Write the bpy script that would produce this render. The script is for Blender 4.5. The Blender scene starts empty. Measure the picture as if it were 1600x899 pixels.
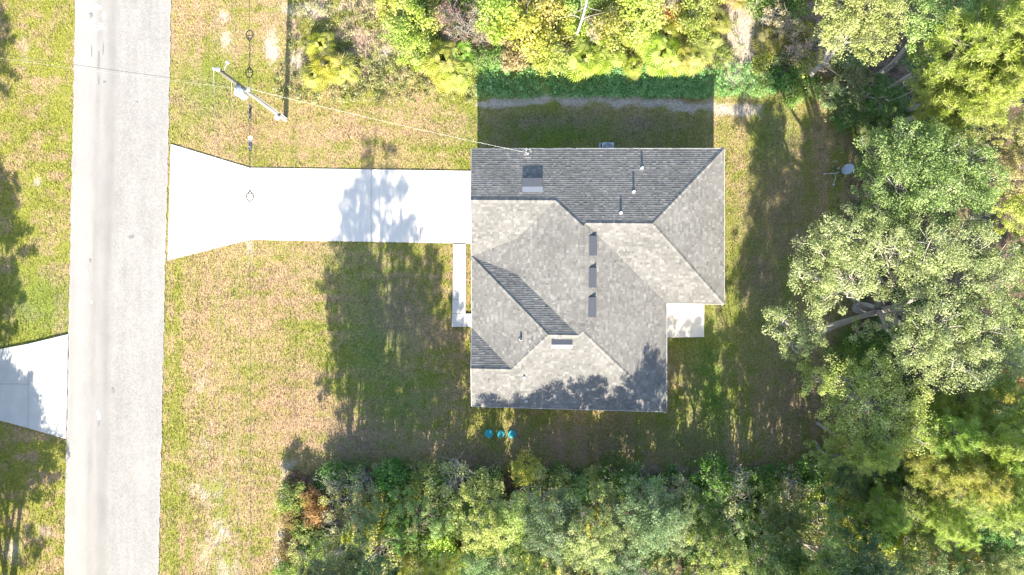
import bpy, math, random
import numpy as np
from mathutils import Vector, Matrix

# ------------------------------------------------------------------ camera, light, exposure
S = bpy.context.scene
COL = S.collection
H = 45.4            # camera height above the ground (m)
PXM = 23.5          # photo pixels per metre on the ground
CX, CY = 800.0, 449.5

cam_d = bpy.data.cameras.new('camera'); cam = bpy.data.objects.new('camera', cam_d); COL.objects.link(cam)
cam.location = (0, 0, H); cam.rotation_euler = (0, 0, 0)
cam_d.sensor_width = 36; cam_d.lens = 36 * H / (1600 / PXM); cam_d.clip_end = 3000
S.camera = cam

SUN_EL = math.radians(26.5)
SUN_AZ = math.radians(182.0)      # compass bearing of the sun (+Y north): the sun stands at the picture's bottom
w = bpy.data.worlds.new('World'); S.world = w; w.use_nodes = True
nt = w.node_tree; nt.nodes.clear()
sky = nt.nodes.new('ShaderNodeTexSky'); sky.sky_type = 'NISHITA'; sky.sun_disc = False
sky.sun_elevation = SUN_EL; sky.sun_rotation = SUN_AZ
bg = nt.nodes.new('ShaderNodeBackground'); bg.inputs[1].default_value = 0.11
wo = nt.nodes.new('ShaderNodeOutputWorld')
nt.links.new(sky.outputs[0], bg.inputs[0]); nt.links.new(bg.outputs[0], wo.inputs[0])

sd = bpy.data.lights.new('sun', 'SUN'); sun = bpy.data.objects.new('sun', sd); COL.objects.link(sun)
sd.energy = 5.0; sd.angle = math.radians(0.4); sd.color = (1.0, 0.92, 0.77)
sv = Vector((math.sin(SUN_AZ) * math.cos(SUN_EL), math.cos(SUN_AZ) * math.cos(SUN_EL), math.sin(SUN_EL)))
sun.rotation_euler = sv.to_track_quat('Z', 'Y').to_euler(); sun.location = sv * 120

S.view_settings.view_transform = 'Standard'; S.view_settings.look = 'None'
S.view_settings.gamma = 1.0; S.view_settings.use_curve_mapping = False
S.view_settings.exposure = 2.12
S.render.engine = 'CYCLES'
S.cycles.max_bounces = 6; S.cycles.diffuse_bounces = 3; S.cycles.transmission_bounces = 4; S.cycles.transparent_max_bounces = 4

# ------------------------------------------------------------------ helpers
rng = np.random.default_rng(7)
random.seed(7)

def W(px, py, z=0.0):
    """photo pixel seen at height z -> world point"""
    k = (1 - z / H) / PXM
    return ((px - CX) * k, (CY - py) * k, z)

def tag(o, label=None, cat=None, group=None, kind=None):
    if label: o['label'] = label
    if cat: o['category'] = cat
    if group: o['group'] = group
    if kind: o['kind'] = kind
    return o

def empty(name, loc=(0, 0, 0), rz=0.0):
    o = bpy.data.objects.new(name, None); COL.objects.link(o)
    o.empty_display_size = 0.3; o.location = loc; o.rotation_euler = (0, 0, rz)
    return o

def link(name, me, parent=None, mat=None):
    o = bpy.data.objects.new(name, me); COL.objects.link(o)
    if mat is not None and len(me.materials) == 0: me.materials.append(mat)
    if parent is not None: o.parent = parent
    return o

def pymesh(name, verts, faces, smooth=False):
    me = bpy.data.meshes.new(name); me.from_pydata([tuple(v) for v in verts], [], [tuple(f) for f in faces]); me.update()
    if smooth: me.polygons.foreach_set('use_smooth', [True] * len(me.polygons))
    return me

def npmesh(name, verts, faces, smooth=False):
    """verts (n,3), faces (m,k) arrays of one polygon size"""
    verts = np.asarray(verts, np.float32); faces = np.asarray(faces, np.int32)
    m, k = faces.shape
    me = bpy.data.meshes.new(name)
    me.vertices.add(len(verts)); me.vertices.foreach_set('co', verts.ravel())
    me.loops.add(m * k); me.loops.foreach_set('vertex_index', faces.ravel())
    me.polygons.add(m); me.polygons.foreach_set('loop_start', np.arange(0, m * k, k, dtype=np.int32))
    if smooth: me.polygons.foreach_set('use_smooth', np.ones(m, bool))
    me.update(calc_edges=True)
    return me

def fattr(me, name, vals):
    a = me.attributes.new(name, 'FLOAT', 'POINT'); a.data.foreach_set('value', np.asarray(vals, np.float32))

def cattr(me, name, rgb, alpha=None):
    n = len(rgb); c = np.ones((n, 4), np.float32); c[:, :3] = rgb
    if alpha is not None: c[:, 3] = alpha
    a = me.attributes.new(name, 'FLOAT_COLOR', 'POINT'); a.data.foreach_set('color', c.ravel())

class MB:
    """collects simple shapes into one mesh"""
    def __init__(s): s.v = []; s.f = []
    def add(s, v, f):
        b = len(s.v); s.v += [tuple(p) for p in v]; s.f += [tuple(i + b for i in q) for q in f]; return s
    def box(s, x0, x1, y0, y1, z0, z1):
        v = [(x0,y0,z0),(x1,y0,z0),(x1,y1,z0),(x0,y1,z0),(x0,y0,z1),(x1,y0,z1),(x1,y1,z1),(x0,y1,z1)]
        return s.add(v, [(0,3,2,1),(4,5,6,7),(0,1,5,4),(1,2,6,5),(2,3,7,6),(3,0,4,7)])
    def prism(s, poly, z0, z1):
        n = len(poly); v = [(p[0], p[1], z0) for p in poly] + [(p[0], p[1], z1) for p in poly]
        f = [tuple(range(n - 1, -1, -1)), tuple(range(n, 2 * n))] + [(i, (i+1) % n, n + (i+1) % n, n + i) for i in range(n)]
        return s.add(v, f)
    def tube(s, pts, rad, n=8, cap=True):
        pts = [Vector(p) for p in pts]
        if not hasattr(rad, '__len__'): rad = [rad] * len(pts)
        v = []; up = None
        for i, p in enumerate(pts):
            d = (pts[min(i+1, len(pts)-1)] - pts[max(i-1, 0)])
            if d.length < 1e-9: d = Vector((0, 0, 1))
            d.normalize()
            a = Vector((0, 0, 1)) if abs(d.z) < 0.9 else Vector((1, 0, 0))
            x = d.cross(a).normalized(); y = d.cross(x)
            for k in range(n):
                t = 2 * math.pi * k / n
                v.append(p + (x * math.cos(t) + y * math.sin(t)) * rad[i])
        f = []
        for i in range(len(pts) - 1):
            for k in range(n):
                f.append((i*n + k, i*n + (k+1) % n, (i+1)*n + (k+1) % n, (i+1)*n + k))
        if cap: f.append(tuple(range(n))); f.append(tuple(reversed(range((len(pts)-1)*n, len(pts)*n))))
        return s.add(v, f)
    def lathe(s, prof, n=20, c=(0, 0, 0)):
        v = []; f = []
        for r, z in prof:
            for k in range(n):
                t = 2 * math.pi * k / n; v.append((c[0] + r*math.cos(t), c[1] + r*math.sin(t), c[2] + z))
        for i in range(len(prof) - 1):
            for k in range(n): f.append((i*n + k, i*n + (k+1) % n, (i+1)*n + (k+1) % n, (i+1)*n + k))
        f.append(tuple(reversed(range(n)))); f.append(tuple(range((len(prof)-1)*n, len(prof)*n)))
        return s.add(v, f)
    def build(s, name, mat, parent=None, smooth=False):
        return link(name, pymesh(name, s.v, s.f, smooth), parent, mat)

# vectorised value noise
def vnoise(x, y, seed=0):
    xi = np.floor(x).astype(np.int64); yi = np.floor(y).astype(np.int64)
    fx = x - xi; fy = y - yi
    fx = fx*fx*(3-2*fx); fy = fy*fy*(3-2*fy)
    def h(a, b):
        n = (a * 374761393 + b * 668265263 + seed * 1442695041) & 0xffffffff
        n = ((n ^ (n >> 13)) * 1274126177) & 0xffffffff
        return ((n ^ (n >> 16)) & 0xffff) / 65535.0
    return (h(xi, yi)*(1-fx) + h(xi+1, yi)*fx)*(1-fy) + (h(xi, yi+1)*(1-fx) + h(xi+1, yi+1)*fx)*fy

def fbm(x, y, seed=0, oct=4):
    t = 0; a = 0.5; s = 0
    for o in range(oct):
        t = t + a * vnoise(x, y, seed + o * 17); s += a; a *= 0.5; x = x * 2.03 + 5.1; y = y * 2.03 + 3.7
    return t / s

def sstep(a, b, x):
    t = np.clip((x - a) / (b - a), 0, 1); return t*t*(3-2*t)

def mix(a, b, t):
    return a + (b - a) * t[:, None]

# ------------------------------------------------------------------ materials
def nmat(name):
    m = bpy.data.materials.new(name); m.use_nodes = True
    n = m.node_tree; p = n.nodes['Principled BSDF']
    return m, n, p

def plain(name, col, rough=0.6, metal=0.0, noise=0.12, scale=6.0, bump=0.0, spec=0.4):
    m, n, p = nmat(name)
    tc = n.nodes.new('ShaderNodeTexCoord'); no = n.nodes.new('ShaderNodeTexNoise')
    no.inputs['Scale'].default_value = scale; no.inputs['Detail'].default_value = 5
    n.links.new(tc.outputs['Object'], no.inputs['Vector'])
    mr = n.nodes.new('ShaderNodeMapRange'); mr.inputs[3].default_value = 1 - noise; mr.inputs[4].default_value = 1 + noise
    n.links.new(no.outputs[0], mr.inputs[0])
    mx = n.nodes.new('ShaderNodeVectorMath'); mx.operation = 'SCALE'; mx.inputs[0].default_value = col[:3]
    n.links.new(mr.outputs[0], mx.inputs['Scale']); n.links.new(mx.outputs[0], p.inputs['Base Color'])
    p.inputs['Roughness'].default_value = rough; p.inputs['Metallic'].default_value = metal
    p.inputs['Specular IOR Level'].default_value = spec
    if bump:
        b = n.nodes.new('ShaderNodeBump'); b.inputs['Strength'].default_value = bump; b.inputs['Distance'].default_value = 0.01
        n.links.new(no.outputs[0], b.inputs['Height']); n.links.new(b.outputs[0], p.inputs['Normal'])
    return m

def attr_mat(name, attr, fine=20.0, amt=0.35, rough=0.9, bump=0.4, bdist=0.02, spec=0.15, use_alpha=False):
    """base colour from a colour attribute times fine procedural grain"""
    m, n, p = nmat(name)
    at = n.nodes.new('ShaderNodeAttribute'); at.attribute_name = attr
    tc = n.nodes.new('ShaderNodeNewGeometry'); no = n.nodes.new('ShaderNodeTexNoise')
    no.inputs['Scale'].default_value = fine; no.inputs['Detail'].default_value = 6; no.inputs['Roughness'].default_value = 0.7
    n.links.new(tc.outputs['Position'], no.inputs['Vector'])
    mr = n.nodes.new('ShaderNodeMapRange'); mr.inputs[1].default_value = 0.32; mr.inputs[2].default_value = 0.68
    mr.inputs[3].default_value = 1 - amt; mr.inputs[4].default_value = 1 + amt
    n.links.new(no.outputs[0], mr.inputs[0])
    fac = mr.outputs[0]
    if use_alpha:   # grain amount follows the attribute's alpha
        mm = n.nodes.new('ShaderNodeMix'); mm.data_type = 'FLOAT'; mm.inputs[2].default_value = 1.0
        n.links.new(at.outputs['Alpha'], mm.inputs[0]); n.links.new(fac, mm.inputs[3]); fac = mm.outputs[0]
    mx = n.nodes.new('ShaderNodeVectorMath'); mx.operation = 'SCALE'
    n.links.new(at.outputs['Color'], mx.inputs[0]); n.links.new(fac, mx.inputs['Scale'])
    n.links.new(mx.outputs[0], p.inputs['Base Color'])
    p.inputs['Roughness'].default_value = rough; p.inputs['Specular IOR Level'].default_value = spec
    if bump:
        b = n.nodes.new('ShaderNodeBump'); b.inputs['Strength'].default_value = bump; b.inputs['Distance'].default_value = bdist
        n.links.new(no.outputs[0], b.inputs['Height']); n.links.new(b.outputs[0], p.inputs['Normal'])
    return m

def leaf_mat(name, transl=0.48, rough=0.6, var=0.5, spec=0.2):
    """leaf colour = the object's own colour varied leaf by leaf"""
    m, n, p = nmat(name)
    oi = n.nodes.new('ShaderNodeObjectInfo'); at = n.nodes.new('ShaderNodeAttribute'); at.attribute_name = 'tint'
    mr = n.nodes.new('ShaderNodeMapRange'); mr.inputs[3].default_value = 1 - var; mr.inputs[4].default_value = 1 + var
    n.links.new(at.outputs['Fac'], mr.inputs[0])
    hs = n.nodes.new('ShaderNodeHueSaturation')
    hr = n.nodes.new('ShaderNodeMapRange'); hr.inputs[3].default_value = 0.525; hr.inputs[4].default_value = 0.48
    n.links.new(at.outputs['Fac'], hr.inputs[0]); n.links.new(hr.outputs[0], hs.inputs['Hue'])
    n.links.new(mr.outputs[0], hs.inputs['Value']); n.links.new(oi.outputs['Color'], hs.inputs['Color'])
    sr = n.nodes.new('ShaderNodeMapRange'); sr.inputs[3].default_value = 1.12; sr.inputs[4].default_value = 0.72
    n.links.new(at.outputs['Fac'], sr.inputs[0]); n.links.new(sr.outputs[0], hs.inputs['Saturation'])
    n.links.new(hs.outputs[0], p.inputs['Base Color'])
    p.inputs['Roughness'].default_value = rough; p.inputs['Specular IOR Level'].default_value = spec
    tr = n.nodes.new('ShaderNodeBsdfTranslucent'); n.links.new(hs.outputs[0], tr.inputs[0])
    ms = n.nodes.new('ShaderNodeMixShader'); ms.inputs[0].default_value = transl
    out = n.nodes['Material Output']
    n.links.new(p.outputs[0], ms.inputs[1]); n.links.new(tr.outputs[0], ms.inputs[2]); n.links.new(ms.outputs[0], out.inputs[0])
    return m

M = {}
M['ground'] = attr_mat('ground_soil_and_turf', 'gcol', 12, 0.55, 0.95, 0.8, 0.05)
M['grass'] = attr_mat('grass_blades', 'gcol', 7, 0.48, 0.7, 0, spec=0.2)
M['road'] = attr_mat('worn_asphalt', 'gcol', 9, 0.22, 0.85, 0.5, 0.01, use_alpha=True)
M['concrete'] = plain('pale_concrete', (0.57, 0.53, 0.47), 0.8, 0, 0.08, 1.5, 0.15)
M['concrete_old'] = plain('weathered_concrete', (0.40, 0.39, 0.37), 0.85, 0, 0.16, 1.2, 0.2)
M['joint'] = plain('joint_grit', (0.16, 0.15, 0.14), 0.95)
M['stain'] = plain('pale_patch', (0.62, 0.60, 0.56), 0.9, 0, 0.1, 9)
M['tar'] = plain('tar_mark', (0.16, 0.16, 0.16), 0.8, 0, 0.3, 9)
M['wall'] = plain('painted_stucco', (0.62, 0.60, 0.56), 0.85, 0, 0.06, 12, 0.3)
M['trim'] = plain('white_trim', (0.5, 0.5, 0.49), 0.5, 0, 0.04)
M['deck'] = plain('roof_underlay', (0.07, 0.07, 0.07), 0.9)
M['vent'] = plain('grey_vent_metal', (0.065, 0.07, 0.085), 0.55, 0.2, 0.1)
M['vent_throat'] = plain('dark_vent_throat', (0.02, 0.022, 0.03), 0.8)  # near-black colour standing in for shade inside the vents and fan well
M['flash'] = plain('pale_flashing', (0.3, 0.3, 0.31), 0.5, 0.1)
M['pvc'] = plain('white_pvc', (0.8, 0.8, 0.78), 0.4)
M['glass'] = plain('window_glass', (0.03, 0.04, 0.05), 0.05, 0, 0.05, spec=0.8)
M['door'] = plain('brown_door', (0.16, 0.08, 0.05), 0.5)
M['wood'] = plain('weathered_pole_wood', (0.17, 0.165, 0.15), 0.85, 0, 0.2, 9, 0.4)
M['galv'] = plain('galvanised_steel', (0.55, 0.56, 0.57), 0.4, 0.6)
M['tank'] = plain('pale_grey_enamel', (0.74, 0.75, 0.76), 0.35)
M['cable'] = plain('black_cable', (0.03, 0.03, 0.035), 0.6)
M['wire'] = plain('bare_aluminium_wire', (0.34, 0.34, 0.33), 0.4, 0.4)
M['porcelain'] = plain('grey_porcelain', (0.6, 0.6, 0.62), 0.25)
M['dish'] = plain('grey_dish_paint', (0.30, 0.33, 0.40), 0.45)
M['ac'] = plain('grey_ac_paint', (0.45, 0.47, 0.5), 0.5)
M['lid'] = plain('turquoise_plastic', (0.03, 0.30, 0.34), 0.5, 0, 0.12, 14)
M['bark'] = plain('grey_bark', (0.27, 0.245, 0.215), 0.9, 0, 0.35, 7, 0.6)
M['bark_pale'] = plain('pale_bare_wood', (0.27, 0.25, 0.22), 0.9, 0, 0.25, 8, 0.4)
M['leaf'] = leaf_mat('broad_leaf')
M['needle'] = leaf_mat('pine_needle', 0.4, 0.6, 0.3)
M['frond'] = leaf_mat('palmetto_frond', 0.35, 0.5, 0.4)

# ------------------------------------------------------------------ the ground
def axis(lo, hi, step, far):
    c = np.arange(lo, hi + 1e-6, step)
    out = []; d = step; x = hi
    while x < far: d *= 1.5; x += d; out.append(x)
    inn = []; d = step; x = lo
    while x > -far: d *= 1.5; x -= d; inn.append(x)
    return np.array(inn[::-1] + list(c) + out)

def gcolour(x, y):
    """real ground cover by place: straw, turf, sand, leaf litter"""
    px = CX + x * PXM; py = CY - y * PXM
    n1 = fbm(x*0.35, y*0.35, 1); n2 = fbm(x*1.1, y*1.6, 2); n3 = fbm(x*3.1, y*3.1, 3); n4 = fbm(x*0.16+9, y*0.5, 5)
    straw = np.array([0.29, 0.218, 0.10]); tan = np.array([0.315, 0.215, 0.13]); green = np.array([0.178, 0.185, 0.034])
    lush = np.array([0.10, 0.165, 0.03]); sand = np.array([0.37, 0.31, 0.245]); litter = np.array([0.105, 0.072, 0.05]); dirt = np.array([0.20, 0.145, 0.11])
    mow = fbm(x*0.22+3, y*2.6, 11); par = fbm((x+y*0.02)*2.2, y*0.12, 12)
    front = sstep(330, 400, px)*sstep(760, 700, px)
    st_ = mow*front + par*(1-front)
    t = sstep(0.36, 0.64, 0.27*n1 + 0.23*n2 + 0.25*n3 + 0.25*st_)
    c = mix(np.broadcast_to(green, (len(x), 3)), straw, t)
    c = mix(c, tan, sstep(0.44, 0.66, 0.35*n4 + 0.25*st_ + 0.15*n2 + 0.25*n3) * 0.75)
    # verge by the road is greener, more so across the road
    verge = np.where(px < 200, 0.85, 0) + 0.45*np.exp(-((px-275)/22)**2)*(px > 200)
    c = mix(c, green*np.array([1.12, 1.1, 1.0]), np.clip(verge * sstep(0.68, 0.40, n2), 0, 1))
    # lush patches in the middle of the front lawn and the back yard
    lp = np.zeros_like(x)
    for a, b, ra, rb, s in ((590,520,60,110,.8),(630,620,70,60,.6),(1110,600,45,120,.85),(1190,470,60,160,.6),(900,205,200,30,.6),
                            (560,420,60,50,.5),(1060,680,120,40,.6),(1210,210,40,60,.6),(330,150,60,60,.4),(60,580,60,60,.6),(60,480,60,60,.6)):
        lp = np.maximum(lp, s*np.exp(-((px-a)/ra)**2-((py-b)/rb)**2))
    c = mix(c, lush, np.clip(lp * (0.4 + 1.1*n2), 0, 1))
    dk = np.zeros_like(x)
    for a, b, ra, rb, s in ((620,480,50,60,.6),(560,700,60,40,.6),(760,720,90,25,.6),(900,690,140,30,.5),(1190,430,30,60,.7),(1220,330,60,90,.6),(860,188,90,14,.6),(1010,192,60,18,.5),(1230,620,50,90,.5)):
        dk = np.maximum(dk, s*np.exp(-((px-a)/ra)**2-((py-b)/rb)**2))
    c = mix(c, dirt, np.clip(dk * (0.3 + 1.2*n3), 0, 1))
    pk = np.zeros_like(x)
    for a, b, ra, rb, s in ((440,650,60,70,.9),(395,205,80,34,.7),(320,570,26,150,.6),(640,205,100,18,.6),(430,470,50,40,.5),(560,200,60,14,.6),(470,720,40,30,.7),(330,430,30,40,.4)):
        pk = np.maximum(pk, s*np.exp(-((px-a)/ra)**2-((py-b)/rb)**2))
    c = mix(c, np.array([0.315,0.20,0.125]), np.clip(pk*(0.15+1.1*n3), 0, .8))
    # rough ground along the top edge
    wild = sstep(150, 95, py + 30*(n1-0.5)) * sstep(430, 480, px)
    c = mix(c, mix(np.broadcast_to(green, (len(x), 3)), np.array([0.34,0.25,0.19]), sstep(0.4, 0.6, n2)), wild*0.85)
    gcv = sstep(100, 108, py)*sstep(156, 150, py)*sstep(738, 746, px)*sstep(1215, 1190, px)
    c = mix(c, np.array([0.16,0.27,0.08]), gcv*(.4+.6*n2))
    # bare sand
    sa = np.zeros_like(x)
    for a, b, ra, rb, s in ((1165,55,30,70,1.1),(1150,110,30,30,.7),(480,14,60,14,.8),(425,75,12,30,.9),(462,92,14,25,.7),(352,62,10,22,.9),(350,25,12,14,.6),
                            (330,765,34,34,.5),(300,760,26,24,.4),(345,830,28,44,.5),(322,860,20,44,.45),(315,600,30,60,.35),(318,690,20,60,.38),(355,890,28,30,.5),
                            (445,770,9,60,.9),(438,860,9,60,.9),(450,728,14,12,.7),(390,385,8,40,.6),(58,285,8,10,.8),(38,80,10,40,.5),(1352,220,14,40,.6),(1330,700,14,30,.5),
                            (20,860,20,30,.6),(60,830,30,20,.4),(600,90,30,30,.5),(1110,160,20,8,.6),(900,745,60,9,.5),(1050,738,110,10,1.0),(880,742,50,8,.8)):
        sa = np.maximum(sa, s*np.exp(-((px-a)/ra)**2-((py-b)/rb)**2))
    yl = 163 - 8*np.sin((px-760)/90.0) + 6*(n2-0.5)*2
    strip = np.exp(-((py-yl)/(7*(0.5+n1)))**2) * sstep(735, 750, px) * sstep(1210, 1180, px)
    sa = np.maximum(sa, strip*1.2)
    c = mix(c, sand, np.clip(sstep(0.12, 0.95, sa*(0.1 + 1.7*n3*(0.4+1.2*n2))), 0, 1))
    # woodland floor
    wb = sstep(722, 752, py + 26*(n1-0.5)) * sstep(440, 462, px)
    wr = sstep(1300, 1350, px + 50*(n1-0.5))
    wt = sstep(1270, 1320, px + 40*(n1-0.5))*sstep(120, 80, py)
    wl = sstep(-30, -60, px)
    lt = np.clip(np.maximum.reduce([wb, wr, wt, wl]), 0, 1)
    lc = mix(np.broadcast_to(litter, (len(x), 3)), np.array([0.20, 0.135, 0.095]), sstep(0.45, 0.7, n3))
    lc = mix(lc, np.array([0.05, 0.085, 0.025]), sstep(0.5, 0.65, n2)*0.7)
    c = mix(c, lc, lt)
    return c, lt, np.clip(sa, 0, 1)

gx = axis(-36, 36, 0.16, 600); gy = axis(-21, 21, 0.16, 600)
XX, YY = np.meshgrid(gx, gy)
x = XX.ravel(); y = YY.ravel()
inb = (np.abs(x) < 38) & (np.abs(y) < 23)
z = np.where(inb, 0.05*(fbm(x*0.4, y*0.4, 21)-0.5) + 0.035*(fbm(x*2.3, y*2.3, 22)-0.5), 0) - 0.03
gc, glt, gsa = gcolour(x, y)
nx, ny = len(gx), len(gy)
idx = np.arange(nx*ny).reshape(ny, nx)
fq = np.stack([idx[:-1,:-1], idx[:-1,1:], idx[1:,1:], idx[1:,:-1]], -1).reshape(-1, 4)
me = npmesh('ground', np.stack([x, y, z], 1), fq, True); cattr(me, 'gcol', gc)
ground = tag(link('ground', me, None, M['ground']), 'lawn, bare sand and woodland floor around the house', None, None, 'structure')

# ------------------------------------------------------------------ road
def road_edges(py):
    l = 118 - 18 * py / 899.0; r = 268 - 20 * py / 899.0
    return l, r
ryy = np.concatenate([np.arange(-260, -22, 8), np.arange(-22, 22, 0.2), np.arange(22, 260, 8)])
ru = np.linspace(0, 1, 41)
pyv = CY - ryy * PXM
el, er = road_edges(pyv)
el = el + 1.8*(fbm(ryy*2.9, ryy*0+4, 31)-0.5)*2; er = er + 1.8*(fbm(ryy*2.9, ryy*0+9, 32)-0.5)*2
rx = (el[:, None] + (er - el)[:, None] * ru[None, :] - CX) / PXM
xr = rx.ravel(); yr = np.repeat(ryy, len(ru)); ur = np.tile(ru, len(ryy))
zr = 0.028 + 0.03*(1 - (2*ur-1)**2)
f1 = fbm(xr*4, yr*0.35, 33); f2 = fbm(xr*1.2, yr*1.2, 34); f3 = fbm(xr*0.7, yr*0.25, 35)
base = np.full(len(xr), 0.225)
smooth = sstep(0.50, 0.42, ur)                       # smoother, lighter worn lane across from the house
base += smooth * (0.035*np.exp(-((ur-0.12)/0.12)**2) - 0.03*np.exp(-((ur-0.40)/0.06)**2) - 0.02*np.exp(-((ur-0.26)/0.03)**2))
base += 0.05*(f1-0.5) + 0.03*(f2-0.5) + 0.03*(f3-0.5)
base += 0.03*sstep(0.03, 0.0, np.minimum(ur, 1-ur))
rc = np.stack([base*1.03, base*0.985, base*0.93], 1)
ga = 0.25 + 0.75*sstep(0.40, 0.52, ur)
nu = len(ru); ridx = np.arange(len(ryy)*nu).reshape(len(ryy), nu)
rq = np.stack([ridx[:-1,:-1], ridx[:-1,1:], ridx[1:,1:], ridx[1:,:-1]], -1).reshape(-1, 4)
me = npmesh('road', np.stack([xr, yr, zr], 1), rq, True); cattr(me, 'gcol', rc, ga)
road = tag(link('road', me, None, M['road']), 'worn pale grey asphalt street', None, None, 'structure')

def blot(name, px, py, ra, rb, mat, parent, seed, zz):
    r = random.Random(seed); n = 14
    pts = []
    for k in range(n):
        t = 2*math.pi*k/n; q = 0.55 + 0.6*r.random()
        p = W(px + ra*q*math.cos(t), py + rb*q*math.sin(t)); pts.append((p[0], p[1], zz))
    return link(name, pymesh(name, pts, [tuple(reversed(range(n)))]), parent, mat)
for k, (a, b, ra, rb) in enumerate(((152,12,8,6),(158,42,9,6),(150,46,5,4),(163,25,3,6),(146,40,4,3),(155,648,3,9),(132,585,2,3),(144,472,2,4),(137,430,2,8))):
    blot('pale_patch', a, b, ra, rb, M['stain'], road, k, 0.066)
for k, (a, b, ra, rb) in enumerate(((143,25,3,5),(155,95,1.2,14),(144,80,.9,12),(162,78,1.0,10),(155,128,1.2,8),(164,129,3,2),(215,160,2,1),(155,660,2,8),(178,610,3,6),(142,408,2,3),(206,371,5,3))):
    blot('tar_mark', a, b, ra, rb, M['tar'], road, 40+k, 0.070)

# ------------------------------------------------------------------ concrete slabs
def slab_run(name, label, pieces, mat, top):
    """pieces: polygons in photo pixels; the bed is the structure, each slab a piece of it"""
    bed = MB(); allp = [p for q in pieces for p in q]
    root = None
    for q in pieces:
        pts = [W(a, b)[:2] for a, b in q]
        bed.prism(pts[::-1] if area(pts) < 0 else pts, -0.05, top - 0.025)
    root = bed.build(name, M['joint']); tag(root, label, None, None, 'structure')
    for q in pieces:
        pts = [W(a, b)[:2] for a, b in q]
        if area(pts) < 0: pts = pts[::-1]
        ins = inset(pts, 0.010)
        m = MB(); n = len(ins); inn = inset(pts, 0.022)
        v = [(p[0], p[1], -0.04) for p in ins] + [(p[0], p[1], top-0.008) for p in ins] + [(p[0], p[1], top) for p in inn]
        f = [(i, (i+1) % n, n + (i+1) % n, n+i) for i in range(n)] + [(n+i, n+(i+1) % n, 2*n+(i+1) % n, 2*n+i) for i in range(n)] + [tuple(range(2*n, 3*n))]
        m.add(v, f); m.build('slab', mat, root)
    return root
def area(p):
    return 0.5*sum(p[i][0]*p[(i+1) % len(p)][1] - p[(i+1) % len(p)][0]*p[i][1] for i in range(len(p)))
def inset(p, d):
    n = len(p); out = []
    for i in range(n):
        a = Vector(p[i-1]); b = Vector(p[i]); c = Vector(p[(i+1) % n])
        e1 = (b-a).normalized(); e2 = (c-b).normalized()
        n1 = Vector((-e1.y, e1.x)); n2 = Vector((-e2.y, e2.x))
        k = d / max(0.3, 1 + n1.dot(n2))
        q = b + (n1+n2)*k; out.append((q.x, q.y))
    return out

dt = lambda x: 262 + (x-390)*5/348.0      # top and bottom edge of the driveway
db = lambda x: 375 + (x-390)*6/348.0
dx = [427, 503, 580, 657, 748]
pcs = [[(267,225),(330,244),(330,390),(262,407)], [(330,244),(390,262),(427,dt(427)),(427,db(427)),(390,375),(330,390)]]
for a, b in zip(dx[:-1], dx[1:]): pcs.append([(a, dt(a)), (b, dt(b)), (b, db(b)), (a, db(a))])
slab_run('driveway', 'white concrete driveway from the street to the garage', pcs, M['concrete'], 0.03)
wk = [[(708,381.5),(728,381.5),(728,424),(708,424)], [(708,424),(728,424),(728,468),(707,468)], [(707,468),(728,468),(727.5,490),(706.5,490)], [(706.5,490),(727.5,490),(748,490),(748,511),(706,511)]]
slab_run('walkway', 'narrow concrete walkway from driveway to front entry', wk, M['concrete'], 0.070)
slab_run('patio', 'square concrete patio slab at the back of the house', [[(1030,466),(1100,471),(1100,527),(1030,528)]], M['concrete'], 0.08)
nb = [[(-30,551),(45,537),(45,600),(-30,600)], [(45,537),(107,522),(106,601),(45,600)], [(-30,600),(45,600),(45,669),(-30,649)], [(45,600),(106,601),(104,686),(45,669)],
      [(-120,556),(-30,551),(-30,600),(-120,600)], [(-120,600),(-30,600),(-30,649),(-120,645)], [(-240,558),(-120,556),(-120,645),(-240,645)]]
slab_run('neighbour_driveway', 'grey concrete driveway apron across the street', nb, M['concrete_old'], 0.07)

# ------------------------------------------------------------------ the house
Z0 = 2.95; P = 0.31
def warp(x, y):        # the survey of the photograph: the septic side runs slightly skew
    return (x, y - 0.028*(x-3.5)*min(1, max(0, (8.63-y)/16.2)))
def R(x, y, h): a, b = warp(x, y); return Vector((a, b, Z0 + h*0.93))
hG = 1.12; hQ = 1.64; hK = 1.585; hU = 1.56; hV = 0.821
V = dict(A=R(-2.5,8.63,0), B=R(13.19,8.63,0), C=R(13.19,-.88,0), D=R(9.61,-.88,0), E=R(9.61,-7.55,0), F=R(-2.5,-7.55,0),
         G1=R(-2.5,5.27,hG), P1=R(2.645,5.27,hG), Q=R(4.235,3.71,hQ), Mm=R(4.42,3.875,hK), K=R(8.435,3.875,hK),
         Rr=R(4.235,-2.63,hQ), T=R(3.99,-2.865,hU), U=R(2.18,-2.865,hU), Vv=R(-.035,-5.085,hV), Gp=R(-2.5,-5.085,hV),
         w1=R(-2.5,1.865,0), w2=R(-2.5,-2.62,0), j1=R(.3,2.97,.353), j2=R(.3,.76,.353))
planes = [('A','B','K','Mm','Q','P1','G1'), ('B','C','K'), ('C','D','Mm','K'), ('D','E','Rr','Q','Mm'), ('E','F','Gp','Vv','U','T','Rr'),
          ('P1','Q','Rr','T','j2','j1'), ('j1','j2','w1'), ('w1','j2','T','U'), ('w1','U','Vv','w2'), ('w2','Vv','Gp'), ('G1','P1','j1','w1')]
updir = [(0,-1),(-1,0),(0,1),(-1,0),(0,1),(1,0),(1,0),(0,-1),(1,0),(0,-1),(0,1)]

house = empty('house', (3.5, 0.5, 0)); HI = Matrix.Translation((-3.5, -0.5, 0))
tag(house, 'single storey house with grey shingled hip and gable roof', 'house')
def hb(mb, name, mat, parent=None, smooth=False):
    o = mb.build(name, mat, parent or house, smooth); o.data.transform(HI); return o

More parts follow.
